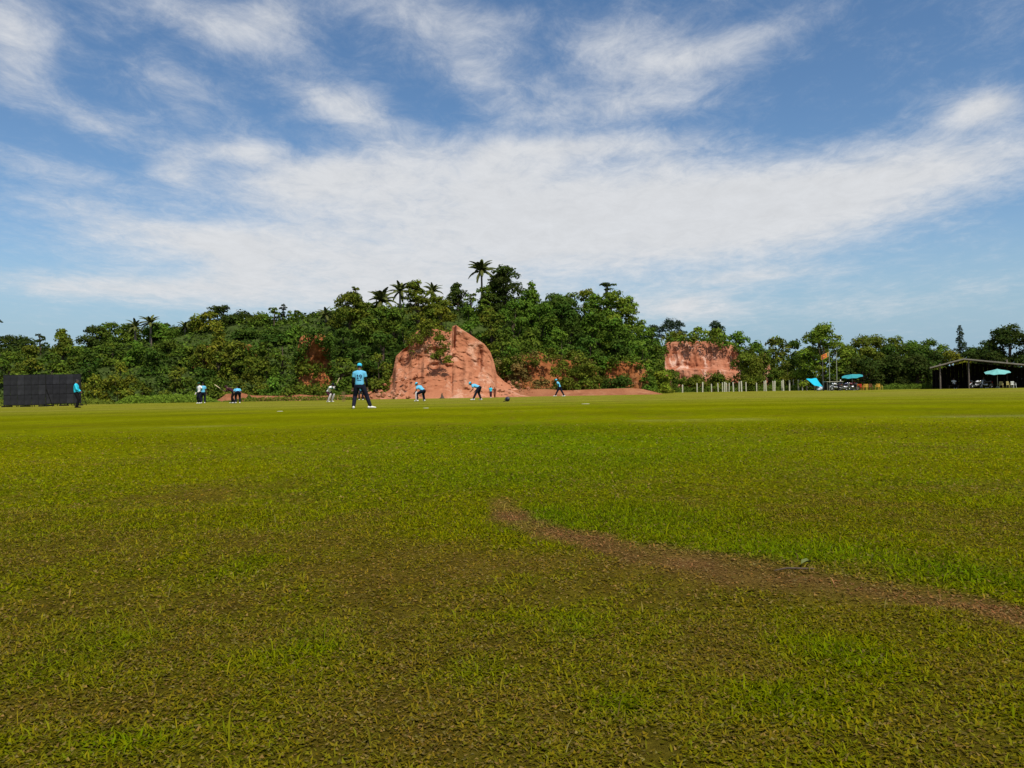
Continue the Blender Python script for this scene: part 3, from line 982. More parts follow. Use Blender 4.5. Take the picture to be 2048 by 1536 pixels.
# (column, distance, top row, width in px, shape, tone, label, group)
TREES = [
    # crest, left to right
    (-8, 100, 636, 46, 'sparse', 'dark', 'thin twiggy tree leaning in at the far left edge', HT),
    (25, 118, 670, 75, 'round', 'dark', 'dark rounded tree low on the skyline at far left', HT),
    (82, 112, 668, 26, 'sparse', 'dark', 'tiny flat topped twig tree left of the pointed olive tree', HT),
    (126, 108, 659, 58, 'cone', 'olive', 'pointed olive tree rising above the sight screen', HT),
    (190, 118, 651, 52, 'round', 'dark', 'dark tree on skyline between pointed olive tree and twin palms', HT),
    (220, 120, 643, 50, 'round', 'mid', 'mid green skyline tree just left of the twin palms', HT),
    (255, 116, 648, 50, 'round', 'mid', 'leafy tree under the left of the twin palms', HT),
    (318, 114, 646, 60, 'round', 'green', 'green tree under the right of the twin palms', HT),
    (336, 120, 643, 30, 'sparse', 'dark', 'thin see through tree right of the twin palms', HT),
    (352, 122, 652, 44, 'round', 'dark', 'dark tree left of the short single palm', HT),
    (396, 118, 640, 46, 'round', 'dark', 'dark tree right of the short single palm', HT),
    (416, 114, 622, 56, 'round', 'yellow', 'tree with yellowish domed top on the left skyline', HT),
    (450, 122, 611, 72, 'layer', 'dark', 'dark flat crowned tree beside the yellowish domed tree', HT),
    (486, 118, 624, 66, 'round', 'dark', 'dark bushy skyline tree right of the flat crowned tree', HT),
    (526, 116, 628, 58, 'round', 'mid', 'yellowish green skyline tree left of the bare twig tree', HT),
    (550, 112, 614, 34, 'sparse', 'mid', 'loose feathery tree against the bare twig tree', HT),
    (566, 118, 604, 26, 'sparse', 'blue', 'nearly bare twig tree on the left skyline', HT),
    (594, 116, 622, 44, 'sparse', 'mid', 'wispy tree with open top right of the bare twig tree', HT),
    (630, 120, 627, 52, 'round', 'dark', 'dark round tree above the orange cliff', HT),
    (668, 118, 628, 50, 'round', 'deep', 'deep green tree at left foot of the tall olive tree', HT),
    (703, 108, 582, 92, 'dome', 'olive', 'tall olive green tree with lumpy top left of the palms', HT),
    (713, 110, 571, 24, 'sparse', 'olive', 'slim sprig rising from the tall olive tree', HT),
    (740, 118, 606, 44, 'round', 'mid', 'mid green tree between tall olive tree and drooping palm', HT),
    (757, 122, 577, 10, 'sparse', 'dark', 'single thin sapling with a tuft on top beside the drooping palm', HT),
    (838, 108, 559, 78, 'dome', 'olive', 'tall olive tree between the two hilltop palms', HT),
    (876, 112, 590, 54, 'round', 'olive', 'olive tree under the right hilltop palm', HT),
    (918, 118, 567, 54, 'cone', 'dark', 'dark pointed tree standing alone on the hilltop', HT),
    (946, 114, 585, 36, 'sparse', 'mid', 'open twiggy tree left of the big dark tree', HT),
    (1013, 116, 531, 92, 'dome', 'dark', 'big dark layered tree beside the tallest palm', HT),
    (1010, 122, 548, 78, 'round', 'dark', 'dense dark lower tree under the big layered crown', HT),
    (1066, 112, 562, 50, 'cone', 'green', 'bright narrow tree right of the big dark tree', HT),
    (1072, 116, 557, 22, 'sparse', 'green', 'sprig of large leaves above the bright narrow tree', HT),
    (1112, 118, 586, 62, 'round', 'deep', 'deep green tree at centre of the right hilltop', HT),
    (1146, 116, 584, 50, 'round', 'mid', 'mid green tree left of the yellowish brown tree', HT),
    (1176, 114, 576, 46, 'round', 'yellow', 'yellowish brown tree on the right hilltop', HT),
    (1220, 116, 561, 42, 'layer', 'dark', 'whorled umbrella like treetop above the right hilltop', HT),
    (1232, 110, 578, 100, 'dome', 'bright', 'tall bright green tree at the right end of the hilltop', HT),
    (1258, 111, 590, 78, 'dome', 'bright', 'bright green tree falling away at the right end of the hill', HT),
    (1284, 112, 640, 40, 'round', 'green', 'smaller green tree stepping down from the hill end', HT),
    (1305, 116, 655, 46, 'round', 'green', 'leafy tree left of the tall pink cliff', HT),
    (1198, 110, 586, 96, 'dome', 'green', 'broad rounded green tree below the whorled treetop', HT),
    (1128, 112, 589, 100, 'dome', 'deep', 'broad deep green tree left of the yellowish brown tree', HT),
    (1060, 111, 578, 70, 'dome', 'green', 'rounded green tree under the bright narrow tree', HT),
    (976, 115, 570, 56, 'dome', 'mid', 'rounded tree hiding the trunk of the tallest palm', HT),
    (768, 106, 612, 70, 'dome', 'mid', 'rounded tree hiding the trunk of the drooping palm', HT),
    # down the face
    (20, 96, 700, 66, 'round', 'mid', 'bushy tree above the left end of the sight screen', HS),
    (62, 100, 690, 62, 'round', 'olive', 'olive bushy tree above the middle of the sight screen', HS),
    (104, 96, 706, 60, 'round', 'mid', 'low bushy tree above the right end of the sight screen', HS),
    (150, 104, 690, 62, 'round', 'mid', 'mid green tree under the pointed olive tree', HS),
    (182, 97, 700, 58, 'round', 'deep', 'deep green tree behind the yellowish shrubs', HS),
    (225, 104, 682, 64, 'round', 'mid', 'leafy tree midway up the slope under the left twin palm', HS),
    (272, 102, 680, 60, 'round', 'green', 'green tree midway up the slope below the twin palms', HS),
    (306, 98, 700, 62, 'round', 'deep', 'dark green tree low on the slope below the twin palms', HS),
    (336, 104, 676, 56, 'round', 'mid', 'mid green tree below the short single palm', HS),
    (376, 100, 690, 60, 'round', 'mid', 'leafy tree left of the yellow olive cone', HS),
    (436, 95, 645, 58, 'cone', 'yellow', 'yellow olive cone shaped tree on the left slope', HS),
    (470, 95, 680, 56, 'round', 'olive', 'olive tree right of the yellow olive cone', HS),
    (410, 93, 735, 60, 'round', 'deep', 'dark bushy tree below the yellow olive cone', HS),
    (500, 108, 655, 62, 'round', 'deep', 'dark tree above the small orange cut', HS),
    (548, 106, 655, 66, 'round', 'deep', 'dark tree left of the orange cliff top', HS),
    (566, 95, 690, 52, 'layer', 'mid', 'tree with broad pale leaves beside the orange cliff', HS),
    (590, 106, 650, 50, 'round', 'green', 'green tree overhanging the orange cliff', HS),
    (690, 100, 655, 76, 'round', 'deep', 'broad deep green tree right of the orange cliff', HS),
    (684, 93, 712, 56, 'round', 'mid', 'leafy tree at the right foot of the orange cliff', HS),
    (722, 95, 690, 64, 'round', 'deep', 'dark leafy tree behind the standing fielder', HS),
    (745, 104, 630, 72, 'round', 'mid', 'mid green tree below the drooping palm', HS),
    (790, 102, 615, 70, 'round', 'mid', 'leafy tree in the dip above the mound left shoulder', HS),
    (766, 96, 660, 70, 'round', 'deep', 'dark tree against the left shoulder of the mound', HS),
    (815, 99, 640, 60, 'round', 'deep', 'deep green tree touching the mound top left', HS),
    (890, 97, 612, 56, 'round', 'yellow', 'yellow olive tree directly behind the mound top', HS),
    (850, 93, 634, 44, 'shrub', 'yellow', 'yellowish bush perched on the mound top left', HS),
    (945, 104, 612, 62, 'round', 'green', 'green tree behind the mound peak', HS),
    (985, 104, 614, 52, 'round', 'olive', 'round olive tree below the tallest palm', HS),
    (1030, 106, 600, 70, 'round', 'green', 'leafy green tree below the big dark tree', HS),
    (1085, 106, 608, 72, 'round', 'green', 'leafy green tree at middle of the right slope', HS),
    (1140, 106, 618, 66, 'round', 'deep', 'deep green tree at middle of the right slope', HS),
    (1190, 106, 622, 66, 'round', 'green', 'green tree below the yellowish brown tree', HS),
    (1236, 104, 635, 70, 'round', 'green', 'green tree lower down the slope under the broad rounded tree', HS),
    (1012, 99, 655, 66, 'round', 'mid', 'bushy tree above the mound right shoulder', HS),
    (1066, 100, 656, 70, 'round', 'mid', 'bushy tree above the brown earth cut', HS),
    (1122, 101, 660, 70, 'round', 'green', 'bushy green tree above the olive scrub', HS),
    (1176, 102, 672, 64, 'round', 'deep', 'dark bushy tree above the small red cliff', HS),
    (1232, 103, 676, 64, 'round', 'deep', 'dark tree right above the small red cliff', HS),
    (1276, 106, 680, 60, 'round', 'green', 'green bushy tree between the two right cliffs', HS),
    (1316, 112, 690, 48, 'round', 'mid', 'leafy tree against the left edge of the tall pink cliff', HS),
    (1020, 96, 690, 50, 'shrub', 'green', 'green scrub bush beside the mound right shoulder', HS),
    (1055, 97, 692, 54, 'shrub', 'mid', 'scrub bush on the lip of the brown earth cut', HS),
    (1105, 98, 694, 56, 'shrub', 'olive', 'olive scrub bush above the brown earth cut', HS),
    (1150, 98, 700, 56, 'shrub', 'olive', 'olive scrub bush left of the small red cliff', HS),
    (1195, 101, 700, 50, 'shrub', 'green', 'green scrub bush on top of the small red cliff', HS),
    # shrubs at the foot
    (190, 84, 748, 60, 'shrub', 'yellow', 'yellow green bush right beside the sight screen', SH),
    (241, 84, 720, 64, 'shrub', 'yellow', 'tall yellow green bush right of the sight screen', SH),
    (285, 84, 762, 44, 'shrub', 'olive', 'small olive bush right of the tall yellow green bush', SH),
    (352, 84, 728, 52, 'shrub', 'olive', 'tall olive bush above the dark gap at left', SH),
    (378, 84, 752, 48, 'shrub', 'mid', 'green bush behind the two standing players', SH),
    (330, 88, 752, 50, 'shrub', 'deep', 'dark bush in the gap behind the green ground cover', SH),
    (428, 86, 752, 54, 'shrub', 'mid', 'green bush right of the two standing players', SH),
    (468, 85, 748, 52, 'shrub', 'olive', 'olive bush behind the stooping players', SH),
    (512, 87, 712, 72, 'shrub', 'olive', 'large olive green bush right of the stooping players', SH),
    (550, 85, 738, 60, 'shrub', 'green', 'bright green bush left of the orange cliff foot', SH),
    (590, 83, 770, 50, 'shrub', 'olive', 'low scrub bush below the orange cliff', SH),
    (632, 83, 772, 50, 'shrub', 'olive', 'low scrub bush behind the batter', SH),
    (676, 84, 762, 54, 'shrub', 'mid', 'low green bush right of the batter', SH),
    (716, 84, 748, 56, 'shrub', 'mid', 'green bush behind the legs of the standing fielder', SH),
    (757, 86, 704, 60, 'shrub', 'olive', 'rounded yellow green bush at the left foot of the mound', SH),
    (1128, 92, 718, 64, 'shrub', 'olive', 'tall olive bush right of the brown earth cut', SH),
    (1178, 92, 722, 66, 'shrub', 'olive', 'broad olive bush left of the small red cliff foot', SH),
    (1235, 91, 753, 70, 'shrub', 'deep', 'low dark green bush in front of the small red cliff', SH),
    (1322, 104, 742, 62, 'shrub', 'lime', 'bright yellow green bush left of the tall pink cliff', SH),
    (1295, 100, 752, 40, 'shrub', 'green', 'small green bush by the end of the dirt bank', SH),
    (1084, 90, 752, 46, 'shrub', 'brown', 'dry brown scrub beside the tall olive bush', SH),
    (498, 81.5, 790, 28, 'shrub', 'deep', 'small dark tuft on the dirt bank beside the stooping players', SH),
    (405, 96, 690, 46, 'shrub', 'olive', 'olive bush masking the left of the dark orange cut', HS),
    (440, 94, 700, 54, 'round', 'olive', 'spreading olive tree in front of the dark orange cut', HS),
    (478, 96, 696, 34, 'shrub', 'deep', 'dark bush hanging in the middle of the dark orange cut', HS),
    (535, 95, 684, 52, 'round', 'mid', 'tree hiding the right of the dark orange cut', HS),
    (650, 94, 742, 40, 'shrub', 'mid', 'green bush at the foot of the orange cliff', HS),
    (1040, 93, 724, 44, 'shrub', 'brown', 'straw coloured scrub over the brown earth cut', HS),
    (1166, 95, 712, 56, 'shrub', 'olive', 'olive scrub joining the brown cut and small red cliff', HS),
    (1345, 124, 738, 34, 'shrub', 'mid', 'green bush at the left foot of the tall pink cliff', HS),
    (1392, 124, 752, 50, 'shrub', 'olive', 'low olive scrub under the middle of the tall pink cliff', HS),
    (1440, 124, 748, 54, 'shrub', 'olive', 'low olive scrub under the right of the tall pink cliff', HS),
    # right side
    (1345, 230, 637, 84, 'round', 'blue', 'dark domed tree far behind the tall pink cliff', RT),
    (1306, 240, 650, 44, 'round', 'blue', 'distant dark tree beside the far domed tree', RT),
    (1350, 150, 660, 62, 'round', 'olive', 'olive tree on top of the tall pink cliff', RT),
    (1400, 152, 654, 46, 'round', 'bright', 'light green tree above the middle of the pink cliff', RT),
    (1432, 200, 641, 52, 'round', 'blue', 'dark distant tree peeking above the pink cliff', RT),
    (1442, 150, 656, 52, 'round', 'bright', 'light green tree above the right of the pink cliff', RT),
    (1482, 152, 662, 56, 'round', 'green', 'green tree at the right shoulder of the pink cliff', RT),
    (1498, 124, 690, 70, 'shrub', 'olive', 'big dark olive bush covering the right edge of the pink cliff', RT),
    (1516, 146, 684, 52, 'round', 'green', 'green tree behind the big dark olive bush', RT),
    (1550, 140, 673, 60, 'round', 'olive', 'rounded olive tree left of the big flag tree', RT),
    (1588, 150, 680, 50, 'round', 'deep', 'deep green tree left of the big flag tree', RT),
    (1575, 128, 722, 54, 'shrub', 'olive', 'olive bush behind the concrete posts', RT),
    (1550, 126, 736, 44, 'shrub', 'mid', 'green bush at foot of the pale rock streak', RT),
    (1610, 128, 728, 52, 'shrub', 'mid', 'green bush behind the blue tarpaulin', RT),
    (1648, 116, 646, 110, 'dome', 'bright', 'big spreading tree behind the flagpoles', RT),
    (1640, 122, 690, 90, 'round', 'mid', 'leafy lower tree behind the flagpoles', RT),
    (1690, 122, 690, 60, 'round', 'deep', 'dark tree right of the big flag tree', RT),
    (1722, 124, 673, 58, 'round', 'olive', 'rounded olive tree above the teal parasol', RT),
    (1756, 126, 669, 62, 'round', 'olive', 'taller rounded olive tree right of the teal parasol', RT),
    (1792, 124, 671, 52, 'round', 'olive', 'domed olive tree above the plastic chairs', RT),
    (1828, 126, 681, 56, 'round', 'green', 'green tree left of the open shed', RT),
    (1858, 128, 679, 50, 'round', 'mid', 'mid green tree above the left end of the shed', RT),
    (1884, 130, 690, 46, 'round', 'mid', 'small green tree left of the distant dark tree', RT),
    (1922, 260, 650, 38, 'cone', 'blue', 'tall hazy dark tree standing alone beyond the shed', RT),
    (1904, 112, 700, 46, 'round', 'yellow', 'yellow green tree behind the shed ridge', RT),
    (1946, 120, 692, 50, 'round', 'deep', 'deep green tree behind the shed roof', RT),
    (1978, 122, 680, 44, 'round', 'deep', 'deep green tree left of the big right hand tree', RT),
    (2022, 112, 648, 120, 'dome', 'dark', 'big dark tree behind the shed at the right edge', RT),
    (2085, 112, 655, 80, 'round', 'dark', 'dark tree mostly outside the right edge', RT),
    (1730, 112, 712, 70, 'round', 'dark', 'dark understorey tree behind the teal parasol', RT),
    (1782, 112, 708, 70, 'round', 'dark', 'dark understorey tree behind the plastic chairs', RT),
    (1834, 110, 706, 70, 'round', 'dark', 'dark understorey tree beside the shed', RT),
    (1700, 116, 690, 60, 'round', 'mid', 'leafy tree filling the gap right of the big flag tree', RT),
    (1742, 116, 692, 60, 'round', 'olive', 'olive tree low between the two rounded olive trees', RT),
    (1775, 116, 690, 56, 'round', 'deep', 'deep green tree low under the domed olive tree', RT),
    (1808, 116, 688, 56, 'round', 'mid', 'mid green tree left of the shed eave', RT),
    (1845, 114, 692, 60, 'round', 'deep', 'deep green tree just above the shed eave', RT),
    (1870, 116, 698, 56, 'round', 'dark', 'dark tree behind the left wing of the shed', RT),
    (1530, 136, 700, 50, 'round', 'mid', 'mid green tree behind the pale rock streak', RT),
    (1600, 134, 700, 50, 'round', 'deep', 'deep green tree behind the last concrete posts', RT),
    (1935, 114, 702, 60, 'round', 'dark', 'dark tree close behind the shed ridge', RT),
    (1985, 110, 700, 60, 'round', 'dark', 'dark low tree behind the right slope of the shed', RT),
    (1690, 114, 722, 50, 'round', 'dark', 'dark understorey tree behind the parked motorbikes', RT),
]
for t in TREES:
    px, d, ty, w, kind, tone, label, group = t
    if group == RT and kind == 'round': w = w * 1.25
    if group == HT and kind == 'round': w = w * 1.22
    is_shrub = kind == 'shrub'
    tree(px, d, ty, w, kind, tone, label, group, 'bush' if is_shrub else 'tree', 'bush' if is_shrub else 'tree',
         base=.06 if group in (HS, RT) else .14, leaf=.30 if is_shrub else (.36 if d < 140 else .55),
         gz=0.0 if group == SH else None)

# shrubs rooted on the mound
_b = tree(884, 83.0, 668, 40, 'shrub', 'olive', 'olive bush growing from the face of the red mound', None, 'bush', 'bush', leaf=.26,
          gz=P(884, 726, 83.2).z)
_b = tree(860, 86.0, 640, 40, 'shrub', 'olive', 'straggly bush hanging over the mound top', None, 'bush', 'bush', leaf=.26,
          gz=P(860, 668, 86.0).z)

palm(967, 118, 543, 36, 'tallest coconut palm standing above the hilltop', 24)
palm(803, 116, 584, 30, 'coconut palm just left of the tall hilltop olive tree', 18)
palm(868, 116, 584, 27, 'coconut palm just right of the tall hilltop olive tree', 18)
palm(766, 108, 604, 40, 'coconut palm with long drooping fronds left of the hilltop palms', 22)
palm(272, 112, 655, 25, 'left one of the twin palms on the left skyline', 15)
palm(303, 112, 648, 27, 'right and taller one of the twin palms on the left skyline', 15)
palm(372, 114, 658, 21, 'short single palm on the left skyline', 14)
palm(654, 112, 632, 26, 'dark palm half hidden left of the tall olive tree', 14)


def build_undergrowth():
    n = 3000
    px = rng.uniform(-250, 1640, n); t = rng.random(n) ** .8
    f = np.interp(px, _fx, _fd); d = f + 2 + t * 44
    # keep the quarried faces bare
    keep = np.ones(n, bool)
    for a, b, d0, d1 in ((735, 1060, 76, 93), (596, 660, 80, 96.5), (1206, 1298, 80, 101), (1330, 1480, 80, 130)):
        keep &= ~((px > a) & (px < b) & (d > d0) & (d < d1))
    px, d = px[keep], d[keep]; n = len(px)
    z = np.maximum(hill_z(px, d), 0); x = (px - 1024) / FPX * d
    Cs, Ns, Cc, Ss = [], [], [], []
    tones = [np.array(TONES[k]) for k in ('deep', 'dark', 'deep', 'mid', 'mid')]
    for i in range(n):
        k = 16; r = random.uniform(.6, 1.3)
        u = rng.normal(size=(k, 3)); u /= np.linalg.norm(u, axis=1, keepdims=True); u[:, 2] = np.abs(u[:, 2])
        Cs.append(u * np.array((r, r, r * .9)) * rng.uniform(.6, 1.1, (k, 1)) + np.array((x[i], d[i], z[i])))
        Ns.append(u + rng.normal(size=(k, 3)) * .5 + np.array((0, 0, .3)))
        Cc.append(tones[random.randrange(5)][None] * random.uniform(.7, 1.3) * rng.uniform(.6, 1.4, (k, 1)))
        Ss.append(rng.uniform(.3, .6, k))
    V, F = leaf_quads(np.concatenate(Cs), np.concatenate(Ns), np.concatenate(Ss))
    me = np_mesh('undergrowth', V, F, np.repeat(np.concatenate(Cc), 4, 0))
    tag(link('undergrowth', me, M['leaf']), 'tangled leafy undergrowth covering the hill slope', 'undergrowth', kind='stuff')


build_undergrowth()


def fringe(label, line, d, n, drop, tone, tone2, spread=7, leaf=.30):
    """leafy growth hanging over the lip and down the sides of a cut"""
    ln = np.array(line, float)
    seg = np.hypot(np.diff(ln[:, 0]), np.diff(ln[:, 1])); cum = np.concatenate(([0], np.cumsum(seg)))
    Cs, Ns, Cc, Ss = [], [], [], []
    for i in range(n):
        t = random.random() * cum[-1]
        px = np.interp(t, cum, ln[:, 0]) + random.gauss(0, spread); py = np.interp(t, cum, ln[:, 1]) + random.gauss(0, spread * .6) + drop * random.random() ** 2.5
        c = P(px, py, d + random.uniform(-.8, .8)); r = random.uniform(.25, .75); k = int(18 + 22 * r)
        u = rng.normal(size=(k, 3)); u /= np.linalg.norm(u, axis=1, keepdims=True)
        Cs.append(u * np.array((r, r, r * 1.15)) * rng.uniform(.5, 1.1, (k, 1)) + np.array(c))
        Ns.append(u + rng.normal(size=(k, 3)) * .5 + np.array((0, 0, .3)))
        Cc.append(np.array(TONES[tone if random.random() < .6 else tone2])[None] * random.uniform(.7, 1.3) * rng.uniform(.6, 1.4, (k, 1)))
        Ss.append(leaf * rng.uniform(.6, 1.4, k))
    V, F = leaf_quads(np.concatenate(Cs), np.concatenate(Ns), np.concatenate(Ss))
    tag(link('hanging_growth', np_mesh('hanging_growth', V, F, np.repeat(np.concatenate(Cc), 4, 0)), M['leaf']), label, 'hanging growth', kind='stuff')


fringe('creepers around the orange cliff left of the mound', [(590, 775), (596, 720), (600, 680), (612, 668), (632, 664), (652, 668), (660, 690), (664, 730), (668, 775)], 87.0, 90, 14, 'deep', 'mid')
fringe('dry scrub across the ledge of the orange cliff', [(600, 738), (640, 735)], 86.6, 26, 12, 'olive', 'yellow', 5)
fringe('low weeds at the foot of the orange cliff', [(590, 778), (670, 778)], 85.0, 40, 4, 'olive', 'mid', 6)
fringe('growth around the dark orange cut', [(384, 740), (390, 700), (410, 690), (432, 695), (445, 722), (480, 720), (490, 692), (512, 696), (520, 730)], 97.5, 120, 30, 'deep', 'olive')
fringe('dry growth over the brown earth cut', [(995, 735), (1010, 722), (1040, 715), (1075, 704), (1100, 714), (1150, 722), (1190, 736)], 95.0, 70, 22, 'olive', 'brown')
fringe('growth around the small red cliff', [(1203, 765), (1206, 735), (1216, 722), (1250, 720), (1287, 724), (1297, 742), (1300, 772)], 101.0, 50, 6, 'mid', 'olive')
fringe('growth along the lip of the tall pink cliff', [(1326, 750), (1330, 690), (1338, 681), (1380, 679), (1430, 680), (1470, 688), (1480, 705), (1484, 750)], 131.5, 70, 3, 'green', 'olive', 6, .36)
fringe('scrub along the foot of the tall pink cliff', [(1326, 762), (1370, 764), (1420, 762), (1480, 760)], 127.0, 70, 6, 'mid', 'olive', 8, .36)
fringe('growth around the pale rock streak', [(1518, 765), (1526, 712), (1534, 706), (1545, 738), (1555, 765)], 131.0, 60, 16, 'olive', 'mid', 5, .36)
fringe('dry growth trailing down the top of the mound', [(818, 676), (838, 660), (870, 658), (900, 664)], 85.8, 36, 40, 'olive', 'yellow', 4, .24)


def ground_cover(name, label, px0, px1, d0, d1, h, tone, n, leaf=.22):
    px = rng.uniform(px0, px1, n); d = rng.uniform(d0, d1, n)
    e = np.minimum(1, np.minimum(px - px0, px1 - px) / (px1 - px0) * 6)
    hh = h * (.35 + .65 * fbm(px * .06, d * .6, 1.0, 3)) * e
    z = rng.random(n) * hh
    x = (px - 1024) / FPX * d
    Nn = rng.normal(size=(n, 3)) * .6 + np.array((0, -.3, .7))
    V, F = leaf_quads(np.stack([x, d, z], 1), Nn, leaf * rng.uniform(.6, 1.4, n), .4)
    c = np.array(TONES[tone])[None] * rng.uniform(.6, 1.5, (n, 1))
    tag(link(name, np_mesh(name, V, F, np.repeat(c, 4, 0)), M['leaf']), label, name.replace('_', ' '), kind='stuff')


ground_cover('ground_cover', 'bright green creeping plants along the left field edge', 225, 440, 78, 83, 1.1, 'bright', 5000)
ground_cover('ground_cover', 'weedy growth under the sight screen and yellow bushes', -60, 240, 74, 82, .8, 'olive', 3000)
ground_cover('ground_cover', 'low weeds growing among the concrete posts', 1280, 1640, 120, 132, 1.2, 'mid', 9000, .28)
ground_cover('ground_cover', 'scrubby weeds along the top of the left dirt bank', 560, 760, 82, 84, 1.5, 'mid', 3000)
ground_cover('ground_cover', 'dry weeds before the left dirt bank', 440, 740, 78.2, 79.8, .55, 'olive', 2600)
ground_cover('ground_cover', 'rough grass behind the plastic chairs', 1690, 1880, 104, 112, .9, 'mid', 4000, .25)
ground_cover('ground_cover', 'dry weeds hanging on the brown earth cut', 1000, 1110, 92, 95, 2.6, 'brown', 900)

# ------------------------------------------------------------------ people
M['skin'] = mat('skin', (.13, .065, .038), .55, .3, var=.08)
M['hair'] = mat('hair', (.010, .008, .007), .5, .3, var=.2, scale=40)
M['eye'] = mat('eye', (.02, .015, .012), .25, .5)
M['sky_shirt'] = mat('sky_blue_shirt', (.12, .42, .61), .75, .15, var=.05)
M['teal_shirt'] = mat('turquoise_shirt', (.03, .50, .66), .75, .15, var=.05)
M['navy'] = mat('navy_cloth', (.010, .011, .022), .85, .1, var=.15)
M['black'] = mat('black_cloth', (.008, .007, .008), .85, .1, var=.15)
M['maroon'] = mat('maroon_cloth', (.045, .012, .020), .85, .1, var=.15)
M['white'] = mat('white_cloth', (.72, .72, .70), .7, .2, var=.05)
M['offwhite'] = mat('cream_pads', (.55, .50, .47), .7, .2, var=.08)
M['shoe'] = mat('white_shoe', (.68, .66, .60), .55, .3, var=.08)
M['blue_cap'] = mat('blue_cap', (.05, .50, .72), .7, .15, var=.05)
M['rust'] = mat('rust_cloth', (.16, .05, .025), .85, .1)
M['green_cloth'] = mat('dark_green_cloth', (.012, .07, .035), .85, .1)
M['sky_grey'] = mat('grey_cloth', (.22, .24, .26), .85, .1)
M['darkred'] = mat('dark_red_cloth', (.09, .012, .018), .85, .1)


def ik(a, b, l1, l2, pole):
    a, b, pole = Vector(a), Vector(b), Vector(pole)
    ab = b - a; L = ab.length
    if L > (l1 + l2) * .999:
        b = a + ab.normalized() * (l1 + l2) * .999; ab = b - a; L = ab.length
    t = ab.normalized()
    x = (l1 * l1 - l2 * l2 + L * L) / (2 * L)
    h = math.sqrt(max(l1 * l1 - x * x, 0))
    p = pole - t * pole.dot(t)
    p = p.normalized() if p.length > 1e-6 else t.orthogonal().normalized()
    return a + t * x + p * h, b


